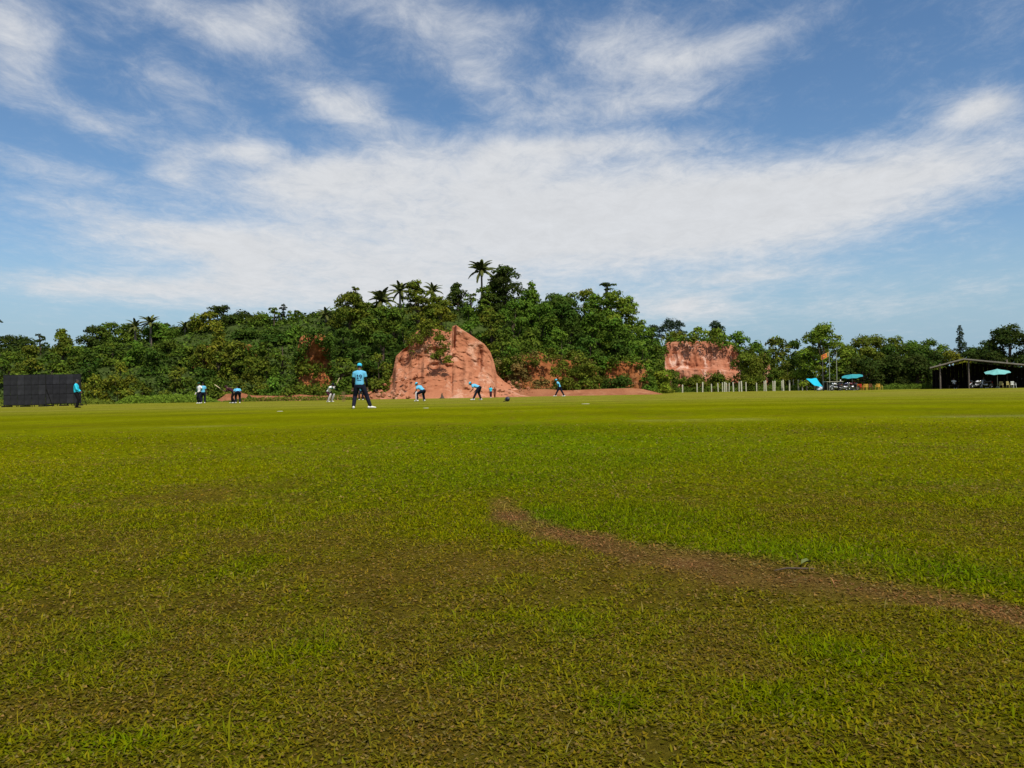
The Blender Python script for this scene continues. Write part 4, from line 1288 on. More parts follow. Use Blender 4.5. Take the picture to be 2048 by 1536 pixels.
def person(loc, rz, label, group=None, s=1.0, pelvis=(0, 0, .93), spine=(0, 0, 1), sx=(1, 0, 0), look=(0, 1, 0),
           feet=((-.12, 0, 0), (.12, 0, 0)), toes=((0, 1, 0), (0, 1, 0)), hands=((-.28, .02, .80), (.28, .02, .80)),
           knee_pole=((-.2, 1, 0), (.2, 1, 0)), elbow_pole=((-.4, -1, 0), (.4, -1, 0)),
           shirt='sky_shirt', trousers='navy', cap='blue_cap', sleeve=None, shoes='shoe', voxel=.0175, belly=0.0, pads=False,
           gloves=None, helmet=None, shirt_long=False):
    """local frame: the person faces +Y, x to the right"""
    root = tag(empty('person', loc, rz), label, 'person', group)
    root.scale = (s, s, s)
    V = Vector
    pel = V(pelvis); sp = V(spine).normalized(); sxv = (V(sx) - sp * V(sx).dot(sp)).normalized()
    fw = sp.cross(sxv) * -1
    fw = sxv.cross(sp) * -1 if False else sp.cross(sxv)
    look = V(look).normalized()
    waist = pel + sp * .16; chest = pel + sp * .36; shl = pel + sp * .48; neck = pel + sp * .545
    nd = (sp + look * .25 + V((0, 0, .35))).normalized()
    headc = neck + nd * .138 + look * .02
    SHO = [shl + sxv * .180 * k - sp * .025 for k in (-1, 1)]
    HIP = [pel + sxv * .09 * k - sp * .03 for k in (-1, 1)]
    ANK = [V(f) + V((0, 0, .085)) for f in feet]
    KN = []
    for i in (0, 1):
        k, a = ik(HIP[i], ANK[i], .43, .42, knee_pole[i]); KN.append(k); ANK[i] = a
    EL, WR = [], []
    for i in (0, 1):
        e, w = ik(SHO[i], hands[i], .29, .26, elbow_pole[i]); EL.append(e); WR.append(w)
    # --- body, one continuous surface
    b = MB()
    b.loft([pel - sp * .01, pel + sp * .02, waist, chest, shl, neck], [(.13, .075), (.155, .115), (.135, .10 + belly * .5), (.165, .115), (.15, .09), (.06, .058)], 14, sxv)
    b.loft([neck - nd * .03, neck + nd * .08], [.056, .054], 10, sxv)
    hs = (sxv - nd * sxv.dot(nd)).normalized()
    hf = hs.cross(nd) * -1 if (hs.cross(nd)).dot(look) < 0 else hs.cross(nd)
    b.ball(headc + nd * .02, (.074, .092, .105), 14, hs, nd)
    b.ball(headc - nd * .055 + hf * .03, (.052, .060, .055), 12, hs, nd)
    b.loft([headc + hf * .085 + nd * .015, headc + hf * .108 - nd * .022], [.010, .016], 8, hs)
    b.loft([headc + hf * .086 - nd * .055 - hs * .02, headc + hf * .086 - nd * .055 + hs * .02], [.009, .009], 6)
    for k in (-1, 1): b.ball(headc + hs * .076 * k - nd * .005, (.010, .020, .030), 8, hs, nd)
    for i, k in enumerate((-1, 1)):
        b.loft([SHO[i] - sxv * .03 * k, SHO[i], EL[i], WR[i]], [.055, .054, .042, .030], 10)
        b.loft([HIP[i] + sp * .02, HIP[i].lerp(KN[i], .4), KN[i], KN[i].lerp(ANK[i], .35), ANK[i]], [.088, .080, .057, .056, .040], 10)
        # hand: palm, four fingers, thumb
        fd = (WR[i] - EL[i]).normalized()
        back = (fw - fd * fw.dot(fd)); back = back.normalized() if back.length > .1 else fd.orthogonal().normalized()
        across = fd.cross(back).normalized()
        pc = WR[i] + fd * .05
        b.loft([WR[i], pc, WR[i] + fd * .088], [(.026, .020), (.036, .018), (.040, .016)], 10, across)
        for j, (o_, ln) in enumerate(((-.031, .068), (-.0105, .080), (.0105, .076), (.031, .060))):
            r0 = WR[i] + fd * .080 + across * o_
            cu = back * (-.010 if True else 0)
            b.loft([r0, r0 + fd * ln * .5, r0 + fd * ln * .85 + cu * 1.4, r0 + fd * ln + cu * 2.6], [.0098 if voxel < .012 else .0115, .0095 if voxel < .012 else .011, .009 if voxel < .012 else .0105, .008 if voxel < .012 else .010], 7)
        tr = WR[i] + fd * .03 + back * .02
        b.loft([tr, tr + fd * .03 + back * .028, tr + fd * .062 + back * .034], [.011, .010, .009], 7)
        td = V(toes[i]).normalized()
        b.loft([ANK[i] - td * .03 - V((0, 0, .045)), ANK[i] + td * .06 - V((0, 0, .055)), ANK[i] + td * .15 - V((0, 0, .062))],
               [(.032, .034), (.036, .030), (.034, .020)], 10, td.cross(V((0, 0, 1))))
    remeshed(b, 'body', M['skin'], root, voxel, 3)
    for k in (-1, 1):
        MB().ball(headc + hf * .083 + hs * .030 * k + nd * .018, (.012, .008, .009), 8, hs, nd).build('eye', M['eye'], root, True)
    # --- clothes
    c = MB()
    sb = .10 + belly
    c.loft([pel - sp * .01, pel + sp * .05, waist, chest, shl - sp * .01, neck - sp * .015],
           [(.172, .133), (.172, .133 + belly * .6), (.160, .122 + belly), (.186, .136 + belly * .4), (.165, .105), (.066, .066)], 16, sxv, False)
    for k in (-1, 1):    # sloping shoulders from the collar to the sleeve
        c.loft([neck - sp * .035, shl + sxv * .09 * k + sp * .005, shl + sxv * .175 * k - sp * .022], [(.070, .066), (.082, .062), (.078, .066)], 12, None, False)
        c.loft([shl - sp * .05, shl + sxv * .17 * k - sp * .06], [.105, .085], 12, sp, False)
        c.loft([shl + sxv * .145 * k - sp * .06, pel + sp * .30 + sxv * .125 * k], [.075, .07], 10, None, False)
    up = .60 if not shirt_long else 1.0
    for i, k in enumerate((-1, 1)):
        e = SHO[i].lerp(EL[i], up)
        if shirt_long:
            c.loft([SHO[i] - sxv * .05 * k, SHO[i], EL[i], EL[i].lerp(WR[i], .9)], [.075, .073, .058, .044], 12, None, False)
        else:
            c.loft([SHO[i] - sxv * .06 * k, SHO[i], e], [.078, .080, .079], 12, None, False)
    shirt_o = remeshed(c, 'shirt', M[shirt], root, .014 if voxel < .012 else .022, 5 if voxel < .012 else 3)
    if sleeve:
        for i in (0, 1):
            MB().loft([SHO[i].lerp(EL[i], .45), EL[i], WR[i] - (WR[i] - EL[i]).normalized() * .01], [.056, .050, .038], 12, None, False).build(
                'sleeve', M[sleeve], root, True)
    t = MB()
    t.loft([pel - sp * .13, pel - sp * .03, pel + sp * .07], [(.150, .118), (.172, .130), (.163, .124)], 14, sxv, False)
    for i in (0, 1):
        t.loft([HIP[i] + sp * .03, HIP[i].lerp(KN[i], .35), KN[i], KN[i].lerp(ANK[i], .4), ANK[i] + V((0, 0, .0))], [.114, .110, .086, .080, .068], 12, None, False)
    remeshed(t, 'trousers', M[trousers], root, .015 if voxel < .012 else .022, 5 if voxel < .012 else 3)
    for i in (0, 1):
        td = V(toes[i]).normalized(); A = V((ANK[i].x, ANK[i].y, ANK[i].z - .085))
        sd = td.cross(V((0, 0, 1)))
        MB().loft([A - td * .075 + V((0, 0, .045)), A - td * .03 + V((0, 0, .055)), A + td * .06 + V((0, 0, .045)), A + td * .15 + V((0, 0, .034)), A + td * .195 + V((0, 0, .030))],
                  [(.040, .045), (.044, .055), (.046, .045), (.047, .034), (.036, .028)], 12, sd).build('shoe', M[shoes], root, True)
    if pads:
        for i in (0, 1):
            td = V(toes[i]).normalized()
            MB().loft([KN[i] + td * .03 + (KN[i] - ANK[i]).normalized() * .12, KN[i] + td * .045, KN[i].lerp(ANK[i], .5) + td * .035, ANK[i] + td * .04],
                      [(.085, .06), (.10, .075), (.09, .07), (.08, .06)], 12, td.cross(V((0, 0, 1)))).build('leg_pad', M['offwhite'], root, True)
    if gloves:
        for i in (0, 1):
            fd = (WR[i] - EL[i]).normalized()
            MB().loft([WR[i] - fd * .05, WR[i] + fd * .04, WR[i] + fd * .12], [.045, .055, .048], 10).build('glove', M[gloves], root, True)
    # hair and headgear
    h = MB()
    h.ball(headc + nd * .032 - hf * .014, (.080, .095, .098), 14, hs, nd)
    h.build('hair', M['hair'], root, True)
    if cap or helmet:
        mt = M[helmet or cap]
        q = MB()
        q.ball(headc + nd * .062 - hf * .004, (.098, .113, .088), 16, hs, nd)
        cp = q.build('helmet' if helmet else 'cap', mt, root, True)
        pk = MB()
        a = headc + nd * .065 + hf * .085
        pk.loft([a, a + hf * .045 - nd * .008, a + hf * .085 - nd * .020], [(.072, .007), (.070, .006), (.045, .005)], 14, hs, False)
        pk.build('peak', mt, cp, True)
    return root, shirt_o, dict(WR=WR, EL=EL, pel=pel, sp=sp, sxv=sxv, headc=headc, shl=shl)


def stand_at(px, py):
    g = G(px, py); return (g.x, g.y, 0)


def at(px, d): return tuple(XD(px, d))


FG = 'fielders in sky blue shirts'
# 1. fielder with the number on the back
p19, shirt19, J = person(at(721, 31.0), R(4), 'fielder standing nearest with 19 on the back of a sky blue shirt', FG, s=1.0,
                         pelvis=(-.03, 0, .90), spine=(.0, .05, 1), feet=((-.26, -.06, 0), (.36, .06, 0)), toes=((-.15, 1, 0), (1, .45, 0)),
                         hands=((-.30, .05, .76), (.25, .06, .78)), sleeve='black', trousers='navy', voxel=.010,
                         elbow_pole=((-1, -.5, 0), (1, -.5, 0)))


def shirt_print(shirt, strokes, mt, name, width):
    """flat lettering laid on the back of a shirt"""
    dg = bpy.context.evaluated_depsgraph_get()
    bvh = BVHTree.FromPolygons([v.co.copy() for v in shirt.data.vertices], [tuple(p.vertices) for p in shirt.data.polygons])
    mb = MB()
    for pts in strokes:
        dense = []
        for a, b in zip(pts[:-1], pts[1:]):
            n = max(2, int(math.hypot(b[0] - a[0], b[1] - a[1]) / .012))
            dense += [(a[0] + (b[0] - a[0]) * i / n, a[1] + (b[1] - a[1]) * i / n) for i in range(n)]
        dense.append(pts[-1])
        L, Rr = [], []
        for i, q in enumerate(dense):
            p0, p1 = dense[max(i - 1, 0)], dense[min(i + 1, len(dense) - 1)]
            tx, tz = p1[0] - p0[0], p1[1] - p0[1]; l = math.hypot(tx, tz) or 1
            nx, nz = -tz / l * width / 2, tx / l * width / 2
            for lst, sg in ((L, 1), (Rr, -1)):
                x, z = q[0] + nx * sg, q[1] + nz * sg
                h = bvh.ray_cast(Vector((x, -1, z)), Vector((0, 1, 0)))
                y = (h[0].y if h[0] is not None else -.13) - .004
                lst.append((x, y, z))
        n = len(dense)
        mb.poly(L + Rr, [[i, i + 1, n + i + 1, n + i] for i in range(n - 1)])
    return mb.build(name, mt, shirt)


def arc(cx, cz, rx, rz, a0, a1, n=12):
    return [(cx + rx * math.cos(R(a0 + (a1 - a0) * i / n)), cz + rz * math.sin(R(a0 + (a1 - a0) * i / n))) for i in range(n + 1)]


M['print'] = mat('dark_shirt_print', (.012, .014, .05), .8, .1)
cx = -.03
shirt_print(shirt19, [[(cx - .085, 1.245), (cx - .050, 1.275), (cx - .050, 1.125)], [(cx - .085, 1.127), (cx - .018, 1.127)],
                      arc(cx + .052, 1.232, .034, .042, 0, 360, 20), arc(cx + .022, 1.225, .064, .105, 4, -70, 10)],
            M['print'], 'number', .027)
shirt_print(shirt19, [[(cx - .075, 1.062), (cx - .045, 1.066), (cx - .03, 1.058), (cx, 1.064), (cx + .03, 1.058), (cx + .06, 1.064), (cx + .075, 1.062)]],
            M['print'], 'name_print', .020)

# 2. umpire by the sight screen
person(at(153, 50.0), R(-75), 'umpire in loose turquoise shirt and black trousers beside the black sight screen', s=1.0,
       pelvis=(0, 0, .93), spine=(0, -.02, 1), feet=((-.09, -.03, 0), (.09, .05, 0)), hands=((-.12, .22, .98), (.14, .24, .96)),
       elbow_pole=((-1, -.6, -.2), (1, -.6, -.2)), shirt='teal_shirt', trousers='black', cap=None, shoes='black', belly=.035, shirt_long=True)
# 3. two players standing close together
person(at(399, 66), R(150), 'batter in white and dark top standing close to a sky blue player at left', s=.98,
       feet=((-.13, 0, 0), (.13, 0, 0)), hands=((-.22, .2, 1.0), (.30, .12, .86)), shirt='white', trousers='navy', cap=None, helmet='green_cloth',
       gloves='offwhite', pads=False, sleeve='green_cloth')
person(at(406, 67.5), R(10), 'sky blue player standing close behind the white topped batter', FG, s=.98, feet=((-.12, 0, 0), (.13, .02, 0)),
       hands=((-.15, .25, 1.0), (.27, .1, .82)), shirt='sky_shirt', trousers='navy', cap=None)
# 4. stooping pair
person(at(475.5, 62), R(20), 'sky blue fielder stooping with hands on knees left of the batter', FG, pelvis=(0, -.16, .84), spine=(-.05, .9, .46), look=(-.1, 1, -.1),
       feet=((-.14, 0, 0), (.14, 0, 0)), hands=((-.20, .30, .62), (.20, .30, .62)), trousers='navy', cap=None)
bt, _, Jb = person(at(466.5, 63), R(85), 'non striker in dark clothes leaning forward behind the stooping fielder', pelvis=(0, -.05, .88), spine=(0, .85, .55),
                   look=(0, 1, -.1), feet=((-.12, -.15, 0), (.12, .15, 0)), hands=((-.1, .72, .98), (.08, .76, .99)), elbow_pole=((-1, 0, -1), (1, 0, -1)),
                   shirt='maroon', trousers='black', cap=None, helmet='maroon')
# 5. batter
bat5, _, J5 = person(at(659, 60), R(-115), 'batter crouched with raised bat in white pads and dark trousers', s=.98, pelvis=(0, -.12, .76), spine=(.05, .62, .72), sx=(1, 0, 0),
                     look=(.2, 1, 0), feet=((-.24, 0, 0), (.24, .02, 0)), hands=((-.02, .42, 1.0), (.06, .44, 1.08)), elbow_pole=((-1, .2, -.5), (1, .2, -.5)),
                     shirt='white', trousers='maroon', cap=None, helmet='navy', pads=True, gloves='offwhite', sleeve='green_cloth')
# 6. slip fielder standing behind the legs of the near fielder
person(at(722.5, 75), R(175), 'sky blue fielder seen between the legs of the near fielder', FG, feet=((-.18, 0, 0), (.18, 0, 0)), pelvis=(0, -.08, .86), spine=(0, .25, 1),
       hands=((-.15, .25, .75), (.15, .25, .75)), trousers='navy')
# 7. crouching fielder with white shins
person(at(841, 54.5), R(48), 'crouching sky blue fielder with pale lower legs before the mound', FG, pelvis=(.05, -.22, .70), spine=(-.10, .78, .62), look=(-.2, 1, .1),
       feet=((-.30, .02, 0), (.32, -.02, 0)), toes=((-.4, 1, 0), (.4, 1, 0)), hands=((-.27, .30, .56), (.24, .30, .55)), trousers='navy', pads=True,
       knee_pole=((-.5, 1, 0), (.5, 1, 0)))
# 8. bent fielder
person(at(953, 56), R(62), 'sky blue fielder bent level at the waist in front of the mound', FG, pelvis=(.02, -.20, .86), spine=(-.06, .93, .36), look=(-.1, 1, .15),
       feet=((-.28, .10, 0), (.28, -.18, 0)), toes=((-.3, 1, 0), (.3, 1, 0)), hands=((-.22, .30, .62), (.20, .26, .60)), trousers='navy')
# 9. far pair by the dirt
person(at(981.5, 77.6), R(180), 'small figure in turquoise shirt and dark trousers at the right foot of the mound', s=.64, shirt='teal_shirt', trousers='maroon', cap=None,
       feet=((-.06, 0, 0), (.06, 0, 0)))
person(at(989.5, 77.8), R(170), 'small figure in rust brown clothes beside the turquoise shirt', s=.58, shirt='rust', trousers='rust', cap=None, shoes='rust',
       feet=((-.05, 0, 0), (.05, 0, 0)), hands=((-.2, .02, .80), (.2, .02, .80)))
# 10. walking fielder
person(at(1119, 76), R(75), 'sky blue fielder striding left before the low dirt bank', FG, pelvis=(0, -.02, .89), spine=(0, .42, 1), look=(0, 1, -.3),
       feet=((-.08, .40, 0), (.10, -.42, 0)), hands=((-.20, .12, .85), (.20, .05, .84)), trousers='navy', sleeve='navy',
       knee_pole=((0, 1, 0), (0, 1, 0)))

# ---- cricket things
M['willow'] = mat('willow_wood', (.48, .38, .22), .6, .3, var=.1, scale=20)
M['grip'] = mat('bat_grip', (.02, .02, .025), .8)
M['stump'] = mat('stump_wood', (.20, .13, .06), .7)
M['chalk'] = mat('white_plastic', (.50, .48, .32), .6)
M['helmet'] = mat('dark_helmet', (.012, .014, .03), .35, .5)
M['metal'] = mat('grey_metal', (.35, .35, .35), .4, .5, .8)


def cricket_bat(grip_pt, dirv, label, side=(0, 1, 0)):
    d = Vector(dirv).normalized(); g = Vector(grip_pt)
    e = tag(empty('cricket_bat', g), label, 'cricket bat', 'cricket bats held by the batters')
    sv = Vector(side); sv = (sv - d * sv.dot(d)).normalized()
    MB().loft([d * .22, d * .30, d * .55, d * .72, d * .78], [(.03, .016), (.054, .022), (.054, .034), (.054, .030), (.045, .018)], 10, sv, False).build('blade', M['willow'], e, True)
    MB().loft([d * -.12, d * .0, d * .22], [.018, .017, .017], 8).build('handle', M['grip'], e, True)


def world_of(root, p):
    a = root.rotation_euler.z; s = root.scale.x
    return Vector((root.location.x + s * (p.x * math.cos(a) - p.y * math.sin(a)), root.location.y + s * (p.x * math.sin(a) + p.y * math.cos(a)),
                   root.location.z + s * p.z))


_w = world_of(bat5, J5['WR'][1].lerp(J5['WR'][0], .4))
cricket_bat(_w + Vector((.08, 0, .03)), (.42, .1, .9), 'pale willow bat held up by the crouched batter', (0, 1, 0))
_w = world_of(bt, J['WR'][1] * 0 + Jb['WR'][1])
cricket_bat(_w + Vector((-.10, 0, .02)), (-.75, .0, .55), 'pale bat pointed out by the leaning non striker', (0, 1, 0))

wk = tag(empty('wicket', at(687, 60.5)), 'three brown wicket stumps right of the crouched batter', 'wicket')
for k in (-1, 0, 1): MB().loft([(k * .10, 0, -.05), (k * .10, 0, .70)], [.019, .019], 8).build('stump', M['stump'], wk, True)
for k in (-1, 1): MB().loft([(k * .05 - .05, 0, .722), (k * .05 + .05, 0, .722)], [.012, .012], 6).build('bail', M['stump'], wk, True)

hl = tag(empty('cricket_helmet', stand_at(1015, 803), R(40)), 'dark spare helmet left on the grass right of the bent fielder', 'helmet')
MB().ball((0, 0, .13), (.125, .155, .135), 16).build('shell', M['helmet'], hl, True)
MB().loft([(0, .13, .14), (0, .20, .125), (0, .235, .115)], [(.10, .008), (.09, .007), (.06, .006)], 14, (1, 0, 0), False).build('peak', M['helmet'], hl, True)
for k in range(4):
    MB().loft([(-.11, .06, .09 - k * .024), (-.06, .17, .085 - k * .024), (.06, .17, .085 - k * .024), (.11, .06, .09 - k * .024)], [.005] * 4, 6).build('grille_bar', M['metal'], hl, True)
MB().loft([(-.14, -.05, .04), (-.24, -.02, .025), (-.28, .02, .02)], [(.05, .02), (.05, .02), (.03, .015)], 8).build('strap', M['black'], hl, True)

st = tag(empty('tree_stump', at(884, 77.5)), 'small dark tapered stump at the foot of the red mound', 'stump')
MB().loft([(0, 0, -.05), (0, 0, .05), (.02, 0, .18), (-.02, 0, .34), (.01, 0, .50)], [.20, .19, .13, .08, .035], 9).build('trunk', M['bark'], st, True)
MB().loft([(-.20, 0, .02), (0, -.05, .05), (.22, .02, .02)], [.05, .07, .04], 7).build('root', M['bark'], st, True)

for i, (px, py, w, lab) in enumerate(((560, 823, .22, 'white marker disc on the grass left of the near fielder'),
                                      (852, 816.5, .22, 'white marker disc on the grass below the crouching fielder'),
                                      (1171, 808, .34, 'white marker disc on the grass below the striding fielder'))):
    e = tag(empty('field_marker', stand_at(px, py)), lab, 'marker', 'white fielding circle markers')
    MB().loft([(0, 0, .004), (0, 0, .014)], [w / 2, w / 2 - .02], 18, None, False).build('disc', M['chalk'], e, True)

# ------------------------------------------------------------------ sight screen
M['screen'] = mat('black_board', (.018, .018, .021), .75, .2, var=.45, scale=2.5)
M['screen2'] = mat('black_board_worn', (.026, .026, .030), .8, .2, var=.5, scale=2.0)
M['frame'] = mat('dark_frame', (.014, .014, .013), .7, .2)


def sight_screen(px0, px1, d, top_py, bot_py, cols, label):
    a, b = XD(px0, d), XD(px1, d); w = (b - a).length
    zt = P((px0 + px1) / 2, top_py, d).z; zb = max(P((px0 + px1) / 2, bot_py, d).z, .10)
    e = tag(empty('sight_screen', (a.x, d, 0)), label, 'sight screen', 'black sight screens at the left edge')
    ch = (zt - zb) / 3
    cw = w / cols
    shared = {}
    for r in range(3):
        for c in range(cols):
            mt = M['screen'] if random.random() < .6 else M['screen2']
            key = mt.name
            if key not in shared:
                shared[key] = MB().box((0, 0, 0), (cw - .025, .03, ch - .03)).mesh('board'); shared[key].materials.append(mt)
            o = link('board', shared[key], None, e)
            o.location = ((c + .5) * cw, random.uniform(-.012, .012), zb + (r + .5) * ch)
            o.rotation_euler = (random.uniform(-.02, .02), random.uniform(-.006, .006), 0)
    for c in range(cols + 1): MB().box((c * cw, .06, zt / 2), (.05, .05, zt + .05)).build('post', M['frame'], e)
    for r in range(4): MB().box((w / 2, .10, zb + r * ch), (w, .03, .05)).build('rail', M['frame'], e)
    for x in (.2, w / 2, w - .2):
        MB().loft([(x, .1, zt * .8), (x, 1.3, 0)], [.03, .03], 6).build('brace', M['frame'], e)
        MB().box((x, .1, .05), (.12, 1.2, .10)).build('skid', M['frame'], e)
    return e


sight_screen(7, 91, 62, 750, 810, 6, 'left black sight screen of worn square boards on the field edge')
sight_screen(92, 161, 65, 749, 807, 5, 'right black sight screen behind the umpire')

# ------------------------------------------------------------------ concrete posts
M['concrete'] = mat('post_concrete', (.46, .44, .33), .9, .1, var=.25, scale=6, bump=.3)


def post_fence(cols, d, top_off, label, w):
    e = tag(empty('post_fence', at(cols[0][0], d)), label, 'fence', 'rows of concrete fence posts')
    o0 = e.location
    shared = MB().box((0, 0, .5), (w, w, 1.0)).poly([(-w * .5, -w * .5, 1.002), (w * .5, -w * .5, 1.002), (w * .5, w * .5, 1.002), (-w * .5, w * .5, 1.002), (0, 0, 1.03)],
                                                     [(0, 1, 4), (1, 2, 4), (2, 3, 4), (3, 0, 4)]).mesh('post')
    shared.materials.append(M['concrete'])
    for px, h in cols:
        p = XD(px, d + random.uniform(-.4, .4))
        o = link('post', shared, None, e)
        o.location = (p.x - o0.x, p.y - o0.y, -.05); o.scale = (1, 1, h * .86)
        o.rotation_euler = (random.uniform(-.03, .03), random.uniform(-.04, .04), random.uniform(-.2, .2))


post_fence([(1365, 1.35), (1405, 1.70), (1449, 1.65), (1467, 1.62), (1483, 1.75), (1532, 1.80), (1549, 1.70), (1567, 1.85), (1579, 1.8),
            (1597, 1.85), (1605, 1.8), (1614, 1.55)], 117, 0, 'front row of pale concrete fence posts along the far boundary', .17)
post_fence([(1394, 1.55), (1423, 1.4), (1436, 1.5), (1445, 1.6), (1453, 1.55), (1458, 1.5), (1478, 1.7), (1492, 1.6), (1513, 1.45), (1528, 1.7),
            (1546, 1.7), (1564, 1.7), (1587, 1.9)], 119.5, 0, 'back row of thinner pale concrete fence posts among the weeds', .13)

# ------------------------------------------------------------------ flagpoles, tarp, stall
M['pole'] = mat('pale_pole', (.26, .27, .22), .6, .3)
M['pole_dark'] = mat('dark_pole', (.08, .085, .07), .6, .3)
M['tarp'] = mat('blue_tarp', (.01, .42, .58), .55, .3, var=.10, scale=2)
M['gold'] = mat('flag_gold', (.62, .33, .05), .8, .1)
M['fmaroon'] = mat('flag_maroon', (.45, .035, .04), .8, .1)
M['forange'] = mat('flag_orange', (.70, .20, .03), .8, .1)
M['fgreen'] = mat('flag_green', (.02, .16, .09), .8, .1)


def flagpole(px, top_py, d, label, mt):
    p = XD(px, d); h = P(px, top_py, d).z
    e = tag(empty('flagpole', p), label, 'flagpole', 'flagpoles by the blue tarpaulin')
    MB().loft([(0, 0, -.2), (0, 0, h * .5), (0, 0, h)], [.055, .045, .03], 8).build('pole', mt, e, True)
    MB().ball((0, 0, h + .03), .06, 8).build('finial', mt, e, True)
    return e, h


flagpole(1646, 716, 101, 'dark flagpole nearest the blue tarpaulin without a flag', M['pole_dark'])
fe, fh = flagpole(1659.5, 703, 102, 'middle flagpole flying the orange and maroon flag', M['pole'])
flagpole(1674, 706, 103, 'bare pale flagpole right of the flag', M['pole'])


def build_flag():
    w, h = .98, .58
    e = tag(empty('flag', (fe.location.x - .05, fe.location.y, fh - .05)), 'orange and maroon flag with gold border flying left from the middle flagpole', 'flag')

    def patch(name, u0, u1, v0, v1, mt, lift, n=14):
        mb = MB(); pts = []
        for t in (0, 1):
            for i in range(n + 1):
                for v in (v0, v1):
                    u = u0 + (u1 - u0) * i / n
                    y = .10 * math.sin(u * 7) * u - lift - t * .004 + .008
                    pts.append((-u * w * .96, y, -h + v * h - u * .42 + (1 - u) * .10 * 0))
        f = []; m = (n + 1) * 2
        for i in range(n):
            f.append((i * 2, i * 2 + 1, i * 2 + 3, i * 2 + 2)); f.append((m + i * 2, m + i * 2 + 2, m + i * 2 + 3, m + i * 2 + 1))
        mb.poly(pts, f).build(name, mt, e, True)
    patch('border', 0, 1, 0, 1, M['gold'], 0)
    patch('stripe', .06, .20, .10, .90, M['fgreen'], .008, 4); patch('stripe', .20, .34, .10, .90, M['forange'], .008, 4)
    patch('field', .40, .94, .10, .90, M['fmaroon'], .008, 8)
    # the emblem: a standing lion reduced to body, head, legs, tail and sword
    for nm, u0, u1, v0, v1 in (('body', .54, .74, .40, .60), ('head', .70, .80, .52, .72), ('leg', .56, .60, .20, .40), ('leg', .68, .72, .20, .40),
                               ('tail', .49, .53, .45, .74), ('sword', .82, .84, .34, .80)):
        patch(nm, u0, u1, v0, v1, M['gold'], .016, 2)


build_flag()


def build_tarp():
    e = tag(empty('tarpaulin', at(1630, 100)), 'bright blue tarpaulin sloping down to the right beside the flagpoles', 'tarpaulin')
    o = e.location
    A, B, C, D = P(1612, 758, 99.0), P(1633, 756.5, 100.5), P(1647, 776, 100.0), P(1629, 771, 98.0)
    n = 10; pts = []
    for t in (0, 1):
        for i in range(n + 1):
            for j in range(n + 1):
                u, v = i / n, j / n
                q = A.lerp(B, u).lerp(D.lerp(C, u), v) - o
                sag = -.18 * math.sin(math.pi * u) * math.sin(math.pi * v) + .03 * math.sin(9 * u + 5 * v)
                pts.append((q.x, q.y, q.z + sag + t * .012))
    m = (n + 1) ** 2; f = []
    for i in range(n):
        for j in range(n):
            a, b, c, d = i * (n + 1) + j, (i + 1) * (n + 1) + j, (i + 1) * (n + 1) + j + 1, i * (n + 1) + j + 1
            f.append((a, d, c, b)); f.append((m + a, m + b, m + c, m + d))
    MB().poly(pts, f).build('sheet', M['tarp'], e, True)
    for q in (A, B, D, C):
        MB().loft([(q.x - o.x, q.y - o.y, -.1), (q.x - o.x, q.y - o.y, q.z)], [.03, .025], 6).build('pole', M['bark'], e, True)
    b = tag(empty('cloth_bundle', at(1640, 99.4)), 'white and grey cloth bundle under the low end of the tarpaulin', 'bundle')
    MB().ball((0, 0, .28), (.42, .3, .26), 12).ball((-.25, -.1, .18), (.3, .25, .18), 10).build('cloth', mat('bundle_cloth', (.45, .5, .55), .8, var=.3), b, True)


build_tarp()

M['pale_top'] = mat('pale_board', (.42, .40, .29), .8, .15, var=.15)
M['grey_panel'] = mat('grey_panel', (.13, .13, .095), .8, .15, var=.2)
sl = tag(empty('stall', at(1666, 99)), 'low stall with flat pale top and grey side panel under the flagpoles', 'stall')
MB().box((0, 0, 1.10), (2.0, 1.3, .05)).build('top', M['pale_top'], sl)
for x, y in ((-.9, -.55), (.9, -.55), (-.9, .55), (.9, .55)): MB().box((x, y, .535), (.06, .06, 1.08)).build('leg', M['grey_panel'], sl)
MB().box((-.35, -.4, .45), (.62, .05, .84)).build('side_panel', M['grey_panel'], sl)
MB().box((.2, .35, .5), (1.3, .04, .9)).build('back_panel', M['frame'], sl)

# ------------------------------------------------------------------ parasols
M['teal'] = mat('teal_canvas', (.03, .25, .27), .75, .2, var=.06)
M['aqua'] = mat('aqua_canvas', (.15, .40, .37), .75, .2, var=.06)
M['cream'] = mat('cream_canvas', (.55, .5, .45), .75, .2)


